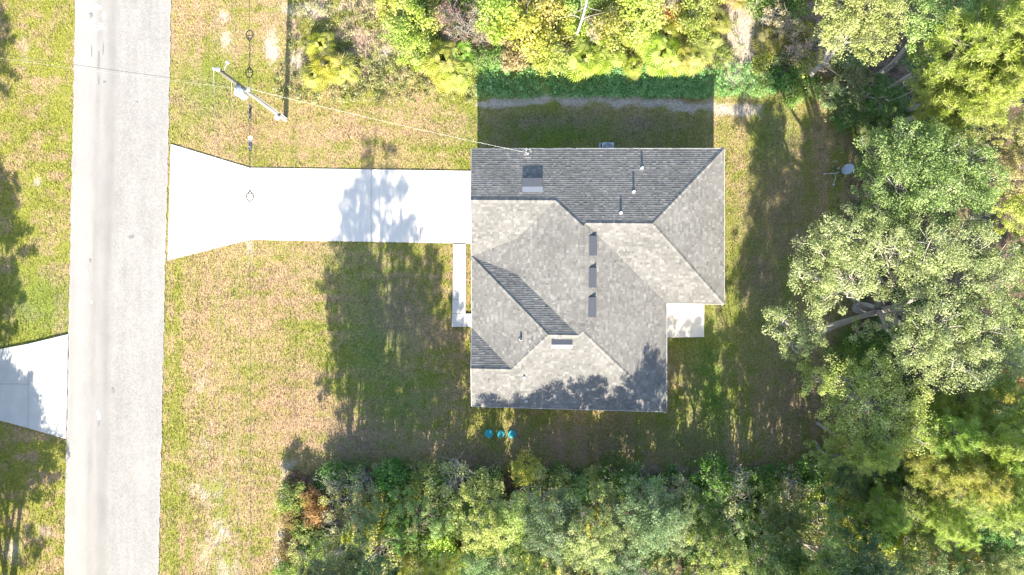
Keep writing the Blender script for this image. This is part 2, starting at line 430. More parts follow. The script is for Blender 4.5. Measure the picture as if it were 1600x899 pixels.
# roof deck: the solid under the shingles, with a soffit
dv = []; df = []
for pl in planes:
    b = len(dv); dv += [V[k] - Vector((0, 0, 0.012)) for k in pl]; f = list(range(b, b+len(pl)))
    nrm = (dv[f[1]]-dv[f[0]]).cross(dv[f[2]]-dv[f[0]])
    df.append(f if nrm.z > 0 else f[::-1])
out = ['A','B','C','D','E','F','Gp','w2','w1','G1']
mb = MB(); mb.add(dv, df)
base_z = Z0 - 0.16
oo = [V[k] for k in out]
sv_ = [Vector((p.x, p.y, base_z)) for p in oo]
mb.add(sv_, [tuple(range(len(sv_)))])
roof = hb(mb, 'roof', M['deck'])
# fascia and rake boards, one for each edge
for i in range(len(out)):
    a = V[out[i]]; b = V[out[(i+1) % len(out)]]
    d = (b-a); nd = Vector((d.x, d.y, 0)).normalized(); nn = Vector((-nd.y, nd.x, 0))
    if area([(p.x, p.y) for p in oo]) < 0: pass
    else: nn = -nn
    a0 = a + nn*0.006; b0 = b + nn*0.006; t = nn*0.022
    v = [a0-Vector((0,0,.17)), b0-Vector((0,0,.17)), b0+Vector((0,0,.004)), a0+Vector((0,0,.004))]
    v = v + [p+t for p in v]
    m = MB(); m.add(v, [(0,1,2,3),(7,6,5,4),(0,4,5,1),(1,5,6,2),(2,6,7,3),(3,7,4,0)]); hb(m, 'fascia_board', M['trim'])

# shingle courses: every tab a real flake with its own butt edge
def clip(poly, f):
    o = []
    for i in range(len(poly)):
        a = poly[i]; b = poly[(i+1) % len(poly)]; fa = f(a); fb = f(b)
        if fa >= 0: o.append(a)
        if (fa >= 0) != (fb >= 0):
            t = fa/(fa-fb); o.append((a[0]+(b[0]-a[0])*t, a[1]+(b[1]-a[1])*t))
    return o
m, n, p = nmat('roof_shingle')
at = n.nodes.new('ShaderNodeAttribute'); at.attribute_name = 'tint'
geo = n.nodes.new('ShaderNodeNewGeometry'); no = n.nodes.new('ShaderNodeTexNoise'); no.inputs['Scale'].default_value = 0.55; no.inputs['Detail'].default_value = 6
no2 = n.nodes.new('ShaderNodeTexNoise'); no2.inputs['Scale'].default_value = 45
n.links.new(geo.outputs['Position'], no.inputs['Vector']); n.links.new(geo.outputs['Position'], no2.inputs['Vector'])
cr = n.nodes.new('ShaderNodeValToRGB'); cr.color_ramp.elements[0].color = (0.098,0.095,0.09,1); cr.color_ramp.elements[1].color = (0.235,0.226,0.21,1)
cr.color_ramp.elements.new(0.55).color = (0.155,0.149,0.139,1)
n.links.new(at.outputs['Fac'], cr.inputs[0])
ma = n.nodes.new('ShaderNodeMath'); ma.operation = 'MULTIPLY_ADD'; ma.inputs[1].default_value = 0.7; ma.inputs[2].default_value = 0.65
n.links.new(no.outputs[0], ma.inputs[0])
mb2 = n.nodes.new('ShaderNodeMath'); mb2.operation = 'MULTIPLY_ADD'; mb2.inputs[1].default_value = 0.5; mb2.inputs[2].default_value = 0.75
n.links.new(no2.outputs[0], mb2.inputs[0])
mm = n.nodes.new('ShaderNodeMath'); mm.operation = 'MULTIPLY'; n.links.new(ma.outputs[0], mm.inputs[0]); n.links.new(mb2.outputs[0], mm.inputs[1])
vm = n.nodes.new('ShaderNodeVectorMath'); vm.operation = 'SCALE'; n.links.new(cr.outputs[0], vm.inputs[0]); n.links.new(mm.outputs[0], vm.inputs['Scale'])
n.links.new(vm.outputs[0], p.inputs['Base Color']); p.inputs['Roughness'].default_value = 0.9; p.inputs['Specular IOR Level'].default_value = 0.2
M['shingle'] = m
sv2 = []; sf2 = []; st = []
rr = random.Random(3)
for pl, ud in zip(planes, updir):
    pts = [V[k] for k in pl]
    nrm = Vector((0, 0, 0))
    for i in range(1, len(pts)-1): nrm += (pts[i]-pts[0]).cross(pts[i+1]-pts[0])
    nrm.normalize()
    if nrm.z < 0: nrm = -nrm
    up = Vector((ud[0], ud[1], 0)); up = (up - nrm*up.dot(nrm)).normalized(); rt = up.cross(nrm)
    o = pts[0]
    q2 = [((p_-o).dot(rt), (p_-o).dot(up)) for p_ in pts]
    if area(q2) < 0: q2 = q2[::-1]
    umin = min(q[0] for q in q2); umax = max(q[0] for q in q2); vmin = min(q[1] for q in q2); vmax = max(q[1] for q in q2)
    v0 = vmin; d = 0.142
    while v0 < vmax:
        row = clip(clip(q2, lambda q: q[1]-v0), lambda q: v0+d-q[1])
        if len(row) >= 3:
            u = min(q[0] for q in row) - rr.random()*0.3; ue = max(q[0] for q in row)
            while u < ue:
                wd = rr.choice((0.10, 0.13, 0.17, 0.22, 0.28))*(0.85+0.3*rr.random())
                tab = clip(clip(row, lambda q: q[0]-u), lambda q: u+wd-0.004-q[0])
                if len(tab) >= 3:
                    th = rr.choice((0.011, 0.014, 0.018)); tn = min(1, max(0, rr.gauss(0.5, 0.155)))
                    b = len(sv2)
                    for q in tab:
                        off = 0.004 + th*(1-(q[1]-v0)/d)
                        sv2.append(o + rt*q[0] + up*q[1] + nrm*off); st.append(tn)
                    sf2.append(tuple(range(b, b+len(tab))))
                    low = [q for q in tab if q[1]-v0 < 1e-5]
                    if len(low) >= 2:
                        ua = min(q[0] for q in low); ub = max(q[0] for q in low); b = len(sv2)
                        for uu, oz in ((ua, -0.006), (ub, -0.006), (ub, 0.004+th), (ua, 0.004+th)):
                            sv2.append(o + rt*uu + up*v0 + nrm*oz); st.append(tn)
                        sf2.append((b, b+1, b+2, b+3))
                u += wd
        v0 += d
me = pymesh('shingles', sv2, sf2); fattr(me, 'tint', st); me.transform(HI)
sh = link('shingles', me, roof, M['shingle']); sh['kind'] = 'stuff'

def cap(a, b, wd=0.17, hh=0.055):
    a = V[a].copy(); b = V[b].copy(); d = (b-a); L = d.length; d.normalize()
    s = Vector((d.y, -d.x, 0)).normalized()
    n_ = max(2, int(L/0.16)); vs = []; fs = []; tt = []
    r = random.Random(int(L*1000))
    for i in range(n_):
        p0 = a + d*(L*i/n_); p1 = a + d*(L*(i+1)/n_); t = min(1, max(0, r.gauss(.5, .2)))
        b0 = len(vs)
        for q, e in ((p0, 0.014), (p1, 0.004)):
            sl = 0.36*wd if abs(d.z) < 0.05 else 0.30*wd
            vs += [q + s*wd + Vector((0,0,-sl+e+0.012)), q + Vector((0,0,hh*0.55+e)), q - s*wd + Vector((0,0,-sl+e+0.012)),
                   q + s*wd + Vector((0,0,-sl-0.03)), q - s*wd + Vector((0,0,-sl-0.03))]
            tt += [t]*5
        fs += [(b0+0,b0+1,b0+6,b0+5),(b0+1,b0+2,b0+7,b0+6),(b0+3,b0+0,b0+5,b0+8),(b0+2,b0+4,b0+9,b0+7),(b0,b0+3,b0+4,b0+2,b0+1),(b0+5,b0+6,b0+7,b0+9,b0+8)]
    me = pymesh('ridge_cap', vs, fs); fattr(me, 'tint', tt); me.transform(HI)
    link('ridge_cap', me, roof, M['shingle'])
for a, b in (('B','K'),('K','C'),('K','Mm'),('Q','P1'),('P1','G1'),('Q','Rr'),('Rr','E'),('Rr','T'),('T','U'),('U','Vv'),('Vv','Gp'),('U','w1')): cap(a, b)

# walls
fp = [(-2.1,8.18),(12.74,8.18),(12.74,-.43),(9.16,-.43),(9.16,-7.1),(-2.1,-7.1),(-2.1,-3.0),(-.7,-3.0),(-.7,-.9),(-2.1,-.9)]
fpw = [warp(*q) for q in fp]
mb = MB(); nf = len(fpw)
mb.add([(a, b, -0.1) for a, b in fpw] + [(a, b, base_z-0.004) for a, b in fpw], [(i, nf+i, nf+(i+1) % nf, (i+1) % nf) for i in range(nf)] + [tuple(range(2*nf-1, nf-1, -1))])
hb(mb, 'wall', M['wall'])
for (y0, y1, yc, hh) in ((1.9, 8.6, 5.27, hG), (-7.5, -2.65, -5.085, hV)):   # gable walls on the street side
    m = MB(); pts = [(y0, base_z), (y1, base_z), (yc, Z0+hh*.93-0.14)]
    v = [warp(-2.1, a)+(c,) for a, c in pts] + [warp(-1.9, a)+(c,) for a, c in pts]
    m.add(v, [(0,2,1),(3,4,5),(0,1,4,3),(1,2,5,4),(2,0,3,5)]); hb(m, 'gable_wall', M['wall'])
def opening(name, x0, y0, x1, y1, z0, z1, mat, frame=True):
    """a window or door set proud on an outer wall between two plan points"""
    a = Vector((*warp(x0, y0), 0)); b = Vector((*warp(x1, y1), 0)); d = (b-a).normalized(); nn = Vector((d.y, -d.x, 0)); L = (b-a).length
    def slab(u0, u1, c0, c1, t0, t1):
        pts = [a + d*u + nn*t + Vector((0,0,c)) for t in (t0, t1) for u, c in ((u0,c0),(u1,c0),(u1,c1),(u0,c1))]
        return MB().add(pts, [(0,1,2,3),(7,6,5,4),(0,4,5,1),(1,5,6,2),(2,6,7,3),(3,7,4,0)])
    o = hb(slab(0.06, L-0.06, z0+0.06, z1-0.06, 0.004, 0.03), name, mat)
    fr = MB()
    for u0, u1, c0, c1 in ((0, .06, z0, z1), (L-.06, L, z0, z1), (.06, L-.06, z0, z0+.06), (.06, L-.06, z1-.06, z1)):
        t = slab(u0, u1, c0, c1, 0.003, 0.06); fr.add(t.v, t.f)
    hb(fr, 'frame', M['trim'], o)
    return o, slab
for yy in (7.9,):
    o, slab = opening('garage_door', -2.1, 7.7, -2.1, 2.8, 0.05, 2.2, M['trim'])
    for r_ in range(4):
        for c_ in range(4): hb(slab(0.15+c_*1.17, 0.15+c_*1.17+1.05, 0.16+r_*0.5, 0.16+r_*0.5+0.42, 0.031, 0.042), 'panel', M['trim'], o)
o, slab = opening('front_door', -.7, -1.4, -.7, -2.4, 0.08, 2.15, M['door'])
hb(slab(0.12, 0.18, 0.95, 1.1, 0.031, 0.07), 'handle', M['galv'], o)
for (x0, y0, x1, y1) in ((-2.1,-4.2,-2.1,-5.9),(0.2,-7.1,1.6,-7.1),(5.0,-7.1,6.6,-7.1),(9.16,-6.0,9.16,-4.4),(9.16,-3.0,9.16,-1.0),(12.74,2.0,12.74,3.6),(12.74,5.6,12.74,7.0),(8.5,8.18,7.2,8.18),(11.6,8.18,10.2,8.18)):
    big = (x0 == 9.16 and y0 == -3.0)
    opening('sliding_door' if big else 'window', x0, y0, x1, y1, 0.1 if big else 0.9, 2.15, M['glass'])

def roofz(x, y, pl, k=0):
    """height of a named roof plane at a plan point"""
    a, b, c = (V[q] for q in pl[:3]); nrm = (b-a).cross(c-a); return a.z - (nrm.x*(x-a.x) + nrm.y*(y-a.y))/nrm.z
def on_roof(px, py, pl):
    z_ = 3.5
    for _ in range(8):
        q = W(px, py, z_); z_ = roofz(q[0], q[1], pl)
    return Vector((q[0], q[1], z_))
PN, PE, PS, PW2 = planes[0], planes[3], planes[4], planes[8]
def pl3(p): return (p[0], p[1], p[2]) if p[0] != 'E' else ('E', 'F', 'Rr')
# plumbing stacks
for (px, py, pl, h_) in ((1003,263,PN,.20),(990,300,PN,.24),(970,333,PN,.20),(814,530,PW2,.22),(819,590,PS,.14),(822,627,PS,.12)):
    c = on_roof(px, py, pl3(pl)); m = MB()
    m.lathe([(0.065,-0.1),(0.065,h_),(0.05,h_),(0.048,h_-0.06)], 12, c); o = hb(m, 'plumbing_vent', M['pvc'] if h_ != .22 else M['vent'], None, True)
    fl = MB(); fl.lathe([(0.13,-0.05),(0.11,0.03),(0.06,0.055),(0.055,0.06)], 12, c); hb(fl, 'flashing', M['flash'], o, True)
# off-ridge vents: a low hood with a dark plate painted as the shade in its downhill mouth
def hood(px, py, pl, up, L=0.42, Wd=1.25):
    c = on_roof(px, py, pl3(pl)); U = Vector((up[0], up[1], P)).normalized(); Sd = Vector((up[1], -up[0], 0)); N_ = Sd.cross(U)
    if N_.z < 0: N_ = -N_; 
    def q(s, u, h): return c + Sd*s + U*u + N_*h
    w2 = Wd/2; f0, f1 = (L/2+.01, L/2+.38) if up[1] < 0 else (-L/2-(.28 if up[1] > 0 else .08), -L/2+.02)
    m = MB(); v = [q(-w2,-L/2,.17), q(w2,-L/2,.17), q(w2,L/2,.03), q(-w2,L/2,.03), q(-w2,-L/2,.15), q(w2,-L/2,.15), q(w2,L/2,.012), q(-w2,L/2,.012)]
    m.add(v, [(0,1,2,3),(7,6,5,4),(0,4,5,1),(1,5,6,2),(2,6,7,3),(3,7,4,0)])
    for s in (-1, 1):
        v = [q(s*w2,-L/2,0), q(s*w2,-L/2,.17), q(s*w2,L/2,.03), q(s*w2,L/2,0)]; v += [p_ - Sd*s*0.015 for p_ in v]
        m.add(v, [(0,1,2,3),(7,6,5,4),(0,4,5,1),(1,5,6,2),(2,6,7,3),(3,7,4,0)])
    o = hb(m, 'roof_vent', M['vent'])
    m = MB(); v = [q(-w2,f0,.028), q(w2,f0,.028), q(w2,f1,.034), q(-w2,f1,.034)]; v += [p_ + N_*0.006 for p_ in v]
    m.add(v, [(3,2,1,0),(4,5,6,7),(0,1,5,4),(1,2,6,5),(2,3,7,6),(3,0,4,7)]); hb(m, 'flashing', M['flash'] if up[1] else M['vent'], o)
    m = MB(); v = [q(-w2+.02,-L/2+.05,.03), q(w2-.02,-L/2+.05,.03), q(w2-.02,-L/2+.05,.145), q(-w2+.02,-L/2+.05,.145)]; v += [p_ + U*0.01 for p_ in v]
    m.add(v, [(0,1,2,3),(7,6,5,4),(0,4,5,1),(1,5,6,2),(2,6,7,3),(3,7,4,0)]); hb(m, 'throat', M['vent_throat'], o)
for py in (384, 434, 480): hood(925.5 - (py-384)*0.012, py, PE, (-1, 0), .42, 1.2)
hood(832, 286, PN, (0, -1), .5); hood(878, 534, PS, (0, 1), 0.3)

# ------------------------------------------------------------------ service mast with its wire loops
mx_, my_, _ = W(825, 236, 3.2)
mast = empty('service_mast', (mx_, my_, 0)); tag(mast, 'power service mast with coiled drip loops above the driveway side eave', 'service mast')
MB().tube([(0,-.22,1.0),(0,-.22,3.55)], 0.03, 10).build('conduit', M['galv'], mast, True)
MB().lathe([(0.03,3.5),(0.06,3.53),(0.065,3.6),(0.03,3.66),(0.005,3.67)], 12, (0,-.22,0)).build('weatherhead', M['flash'], mast, True)
MB().box(-.15,.15,-.36,-.24,1.0,1.6).build('meter_box', M['ac'], mast)
for k, (r_, tl, cx_) in enumerate(((.2,.5,-.12),(.26,.2,-.08),(.16,.9,.02))):
    pts = []
    for i in range(25):
        t = 2*math.pi*i/24*0.93 + k; pts.append((cx_ + r_*math.cos(t), -.12 + r_*math.sin(t)*0.9, 3.5 + 0.1*math.sin(t*1.0)*tl + k*.03))
    MB().tube(pts, 0.012, 6).build('drip_loop', M['wire'] if k != 1 else M['cable'], mast, True)

# ------------------------------------------------------------------ air conditioner
ax, ay = W(950, 0, .8)[0], 9.10
ac = empty('air_conditioner', (ax, ay, 0)); tag(ac, 'grey air conditioner condenser half under the driveway side eave', 'air conditioner')
MB().box(-.5,.5,-.5,.5,-.05,.08).build('pad', M['concrete_old'], ac)
MB().box(-.38,.38,-.38,.38,.08,.78).build('cabinet', M['ac'], ac)
m = MB()
for k in range(14): m.box(-.385,.385,-.385,.385,.13+k*.045,.145+k*.045)
m.build('louvre', M['vent'], ac)
MB().lathe([(.34,.781),(.34,.83),(.31,.84),(.30,.80)], 28).build('fan_ring', M['flash'], ac, True)
MB().lathe([(.295,.783),(.295,.79)], 24).build('fan_well', M['vent_throat'], ac)  # dark disc paints the shaded hollow; the cabinet top is closed
m = MB()
for r_ in (.08,.14,.2,.26): m.tube([(r_*math.cos(t*.2618), r_*math.sin(t*.2618), .838) for t in range(25)], 0.005, 5, False)
for t in range(8): m.tube([(.03*math.cos(t*.785), .03*math.sin(t*.785), .838), (.31*math.cos(t*.785), .31*math.sin(t*.785), .838)], 0.005, 5)
m.build('grille', M['galv'], ac)
for t in range(3):
    a = t*2.094; m = MB(); c, s = math.cos(a), math.sin(a)
    v = [(.03*c,.03*s,.80),(.26*c-.09*s,.26*s+.09*c,.795),(.27*c+.07*s,.27*s-.07*c,.82)]; v += [(p_[0],p_[1],p_[2]+.004) for p_ in v]
    m.add(v, [(0,2,1),(3,4,5),(0,1,4,3),(1,2,5,4),(2,0,3,5)]); m.build('fan_blade', M['ac'], ac)

# ------------------------------------------------------------------ septic lids
for px, py, rz, sc in ((764,677.5,.2,1.0),(782.5,678,.9,.86),(800,678,1.4,.95)):
    q = W(px, py); t = empty('septic_lid', (q[0], q[1], 0), rz); t.scale = (sc,)*3
    tag(t, 'round turquoise septic tank lid set in the side lawn', 'septic lid', 'septic lids in the side lawn')
    MB().lathe([(.29,-.05),(.29,.07),(.27,.085)], 28).build('riser', M['lid'], t)
    MB().lathe([(.255,.086),(.265,.10),(.25,.125),(.08,.135),(.02,.136)], 28).build('cover', M['lid'], t)
    for k in range(8):
        a = k*math.pi/4; m = MB(); m.box(.09,.235,-.012,.012,.128,.146); o = m.build('rib', M['lid'], t); o.rotation_euler.z = a
    for k in range(4):
        a = k*math.pi/2+.4; MB().lathe([(.016,.12),(.016,.138)], 6, (.25*math.cos(a), .25*math.sin(a), 0)).build('screw', M['galv'], t)

# ------------------------------------------------------------------ satellite dish on its ground stand
q = W(1303, 272); sdish = empty('satellite_dish', (q[0], q[1], 0)); tag(sdish, 'grey satellite dish on a ground stand at the wood edge', 'satellite dish')
MB().tube([(0,0,0),(0,0,.75),(.12,.03,1.0)], .028, 10).build('mast', M['galv'], sdish, True)
for a, L in ((math.pi, .62), (-1.6, .72), (.9, .5)):
    MB().tube([(0,0,.35),(L*math.cos(a), L*math.sin(a), .02)], .018, 8).build('stand_leg', M['galv'], sdish, True)
    MB().box(L*math.cos(a)-.06, L*math.cos(a)+.06, L*math.sin(a)-.06, L*math.sin(a)+.06, -.02, .03).build('foot', M['galv'], sdish)
dn = Vector((-.42, .35, .72)).normalized(); dc = Vector((.42, .10, 1.05))
a1 = dn.cross(Vector((0,0,1))).normalized(); a2 = dn.cross(a1)
vs = []; fs = []; NR, NS = 6, 28
for side in (0, .012):
    for i in range(NR+1):
        for k in range(NS):
            r_ = i/NR; t = 2*math.pi*k/NS
            vs.append(dc + a1*(.42*r_*math.cos(t)) + a2*(.36*r_*math.sin(t)) + dn*(.085*r_*r_ - side))
for s_ in range(2):
    b = s_*(NR+1)*NS
    for i in range(NR):
        for k in range(NS): 
            f = (b+i*NS+k, b+i*NS+(k+1) % NS, b+(i+1)*NS+(k+1) % NS, b+(i+1)*NS+k); fs.append(f if s_ else f[::-1])
for k in range(NS): fs.append((NR*NS+k, NR*NS+(k+1) % NS, (2*NR+1)*NS+(k+1) % NS, (2*NR+1)*NS+k))
link('reflector', pymesh('reflector', vs, fs, True), sdish, M['dish'])
fe = dc + dn*.42 + a2*.12
MB().tube([(.12,.03,1.0), tuple(dc-dn*.06)], .03, 8).build('bracket', M['galv'], sdish, True)
MB().tube([tuple(dc + a2*.30 - dn*.01), tuple(fe)], .014, 8).build('feed_arm', M['galv'], sdish, True)
MB().tube([tuple(fe), tuple(fe - dn*.14)], [.055,.04], 10).build('receiver', M['ac'], sdish, True)

# ------------------------------------------------------------------ utility pole and lines
PX, PY_ = W(446, 187)[:2]
pole = empty('utility_pole', (PX, PY_, 0)); tag(pole, 'tall weathered wooden utility pole with transformer beside the driveway', 'utility pole')
MB().tube([(0,0,-.3),(0,0,5),(0,0,10.4)], [.15,.13,.10], 14).build('shaft', M['wood'], pole, True)
MB().lathe([(.12,10.40),(.125,10.43),(.02,10.47)], 12).build('pole_cap', M['galv'], pole)
tr = MB().lathe([(.21,7.35),(.235,7.4),(.235,8.15),(.25,8.17),(.25,8.2),(.2,8.26),(.05,8.29)], 24, (.16,-.5,0)).build('transformer', M['tank'], pole, True)
for k, (a, b) in enumerate(((.08,-.42),(.26,-.55))):
    MB().lathe([(.05,8.22),(.035,8.28),(.05,8.32),(.035,8.36),(.045,8.4),(.02,8.46)], 12, (a, b, 0)).build('bushing', M['porcelain'], tr, True)
MB().box(-.06,.2,-.3,-.1,7.5,7.6).add(*(lambda q: (q.v, q.f))(MB().box(-.06,.2,-.3,-.1,7.95,8.05))).build('bracket', M['galv'], tr)
MB().tube([(0,.05,9.75),(.22,.2,10.1),(.42,.38,10.3)], .035, 8).build('standoff_arm', M['wood'], pole, True)
MB().lathe([(.03,10.2),(.085,10.24),(.04,10.28),(.085,10.33),(.04,10.37),(.06,10.42),(.02,10.46)], 14, (.44,.4,0)).build('insulator', M['porcelain'], pole, True)
MB().lathe([(.03,10.42),(.08,10.5),(.04,10.54),(.08,10.58),(.03,10.64)], 14, (-.14,0,0)).build('insulator', M['porcelain'], pole, True)
MB().tube([(.44,.4,10.3),(.30,.0,9.4),(.12,-.42,8.45)], .012, 6).build('jumper', M['cable'], pole, True)
MB().box(.1,.3,-.1,.12,6.8,6.95).build('cable_bracket', M['galv'], pole)
MB().tube([(.17,.02,0.2),(.155,.02,5),(.14,.02,6.8)], .02, 6).build('ground_conduit', M['galv'], pole, True)
MB().lathe([(.06,1.5),(.15,1.52),(.15,1.8),(.05,1.82)], 14, (.02,-.28,0)).build('meter', M['tank'], pole, True)

def wire(name, a, b, sag, r, mat, label, grp=None, n=40, cat='wire'):
    a = Vector(a); b = Vector(b); o = empty(name, a) if False else None
    pts = [(a + (b-a)*(i/n)) - Vector((0, 0, 4*sag*(i/n)*(1-i/n))) - a for i in range(n+1)]
    ob = MB().tube(pts, r, 6).build(name, mat, None, True); ob.location = a
    return tag(ob, label, cat, grp)
for s_ in (1, -1):
    yf = PY_ + s_*62
    wire('overhead_wire', (PX-.14, PY_, 10.62), (PX-.14+.02*s_, yf, 10.62), 1.0, .008, M['wire'], 'topmost bare overhead wire carried on the pole-top insulator', 'spans of the top wire')
    wire('overhead_wire', (PX-.16, PY_, 8.35), (PX-.16, yf, 8.35), 1.1, .006, M['wire'], 'thin middle overhead wire level with the transformer', 'spans of the middle wire')
    wire('overhead_cable', (PX+.22, PY_, 6.9), (PX+.22, yf, 6.9), .35, .012, M['vent'], 'lowest thick overhead cable carrying the slack loops' , 'spans of the lowest cable', cat='cable')
q = W(825, 236, 3.55)
wire('service_drop', (PX+.14, PY_-.02, 7.35), (mx_, my_-.2, 3.58), .45, .007, M['wire'], 'pale service drop wire from pole to the house mast')
q2_ = W(-330, 32, 6.5)
wire('service_drop', (PX-.14, PY_-.05, 7.7), q2_, .6, .010, M['cable'], 'dark service wire crossing the street from the pole')
wire('service_drop', (PX-.14, PY_-.05, 7.2), W(-330, 42, 6.0), .6, .006, M['wire'], 'thin pale service wire crossing the street from the pole')
# slack loops ("snowshoes") and splice cases hanging on the lowest cable
def cabz(y): t = min(1, abs(y-PY_)/62); return 6.9 - 4*.35*t*(1-t)
def snowshoe(py, flip, label):
    yy = W(0, py, 6.85)[1]; zc = cabz(yy) - .04
    t = empty('slack_loop', (PX+.22, yy, zc)); tag(t, label, 'cable loop', 'slack loops on the lowest cable')
    pts = []
    for i in range(29):
        a = 2*math.pi*i/28; r_ = .20*(1 - .25*math.cos(a))
        pts.append((.20*math.sin(a)*(1 if math.cos(a) < .2 else 1-.75*(math.cos(a)-.2)/.8), flip*(.30*math.cos(a)), -.02))
    MB().tube(pts, .03, 6, False).build('rim', M['cable'], t, True)
    MB().tube([(-.17,0,-.02),(.17,0,-.02)], .02, 6).build('spoke', M['cable'], t, True)
    MB().tube([(-.1,flip*.15,-.02),(.1,flip*.15,-.02)], .02, 6).build('spoke', M['cable'], t, True)
    MB().tube([(0,0,-.0),(0,0,.05)], .015, 6).build('hanger', M['galv'], t, True)
    return yy, zc
ya, za = snowshoe(55, -1, 'teardrop slack loop at the far end from the driveway')
yb, zb = snowshoe(113, 1, 'teardrop slack loop closest to the pole')
yc, zc = snowshoe(306, 1, 'teardrop slack loop hanging above the driveway')
for (y0, y1) in ((ya, yb), (W(0,182,6.85)[1], yc)):
    for s_ in (-1, 1):
        pts = [(PX+.22+s_*(.03 if 0 < i < 12 else .12), y0 + (y1-y0)*i/12, cabz(y0+(y1-y0)*i/12)-.07-.02*math.sin(math.pi*i/12)) for i in range(13)]
        ob = MB().tube([Vector(p_)-Vector(pts[0]) for p_ in pts], .014, 6).build('slack_cable', M['cable'], None, True); ob.location = pts[0]
        tag(ob, 'slack cable running between two loops ' + ('away from the driveway' if y0 == ya else 'towards the driveway'), 'cable', 'slack cables under the lowest cable')
for py, L, r_, mt, lb in ((224, .85, .09, 'vent', 'dark grey splice case strapped along the lowest cable'), (174, .8, .07, 'cable', 'black coiled splice bundle on the cable close to the pole')):
    yy = W(0, py, 6.8)[1]; t = empty('splice_case', (PX+.24, yy, cabz(yy)-.14)); tag(t, lb, 'splice case')
    MB().tube([(0,-L/2,0),(0,-L/2+.06,0),(0,L/2-.06,0),(0,L/2,0)], [r_*.5, r_, r_, r_*.5], 14).build('case', M[mt], t, True)
    MB().tube([(0,L/2-.34,.0),(0,L/2-.02,.0)], r_*1.08, 14).build('end_cap', M['tank'] if py == 224 else M['cable'], t, True)
    for s_ in (-.2, .2): MB().tube([(0,s_,.0),(0,s_,.15)], .02, 6).build('strap', M['galv'], t, True)

# ------------------------------------------------------------------ plants: generators
def leaves(cent, rad, n, size, r, upb=0.55, flat=0.5):
    """diamond leaves filled round cluster centres; returns verts, faces, tints"""
    k = len(cent); ci = np.repeat(np.arange(k), n); N = len(ci)
    d = r.normal(size=(N, 3)); d /= np.linalg.norm(d, axis=1)[:, None]
    rr_ = rad[ci] * r.random(N)**0.45
    pos = cent[ci] + d * rr_[:, None] * np.array([1, 1, flat])
    nn = d*0.7 + r.normal(size=(N, 3))*0.75 + np.array([0, 0, upb]); nn /= np.linalg.norm(nn, axis=1)[:, None]
    t = r.normal(size=(N, 3)) + d*0.6; t -= nn * np.sum(t*nn, 1)[:, None]; t /= np.linalg.norm(t, axis=1)[:, None]
    b = np.cross(nn, t)
    L = size * (0.7 + 0.6*r.random(N)); Wd = L * 0.30
    v = np.empty((N, 4, 3)); v[:, 0] = pos - t*L[:, None]*0.5; v[:, 2] = pos + t*L[:, None]*0.5 - nn*(L*0.08)[:, None]
    v[:, 1] = pos + b*Wd[:, None] + nn*(L*0.08)[:, None]; v[:, 3] = pos - b*Wd[:, None] + nn*(L*0.08)[:, None]
    cl = r.random(k)
    tint = np.clip(0.55*cl[ci] + 0.45*r.random(N), 0, 1)
    return v.reshape(-1, 3), np.arange(N*4).reshape(N, 4), np.repeat(tint, 4)

def limb_path(a, b, r, bend=0.15, n=6, lift=0.0):
    a = Vector(a); b = Vector(b); L = (b-a).length; o = Vector(r.normal(size=3))*L*bend
    return [a + (b-a)*t + o*math.sin(math.pi*t)*(1-t*.3) + Vector((0,0,lift*L*math.sin(math.pi*t))) for t in [i/n for i in range(n+1)]]

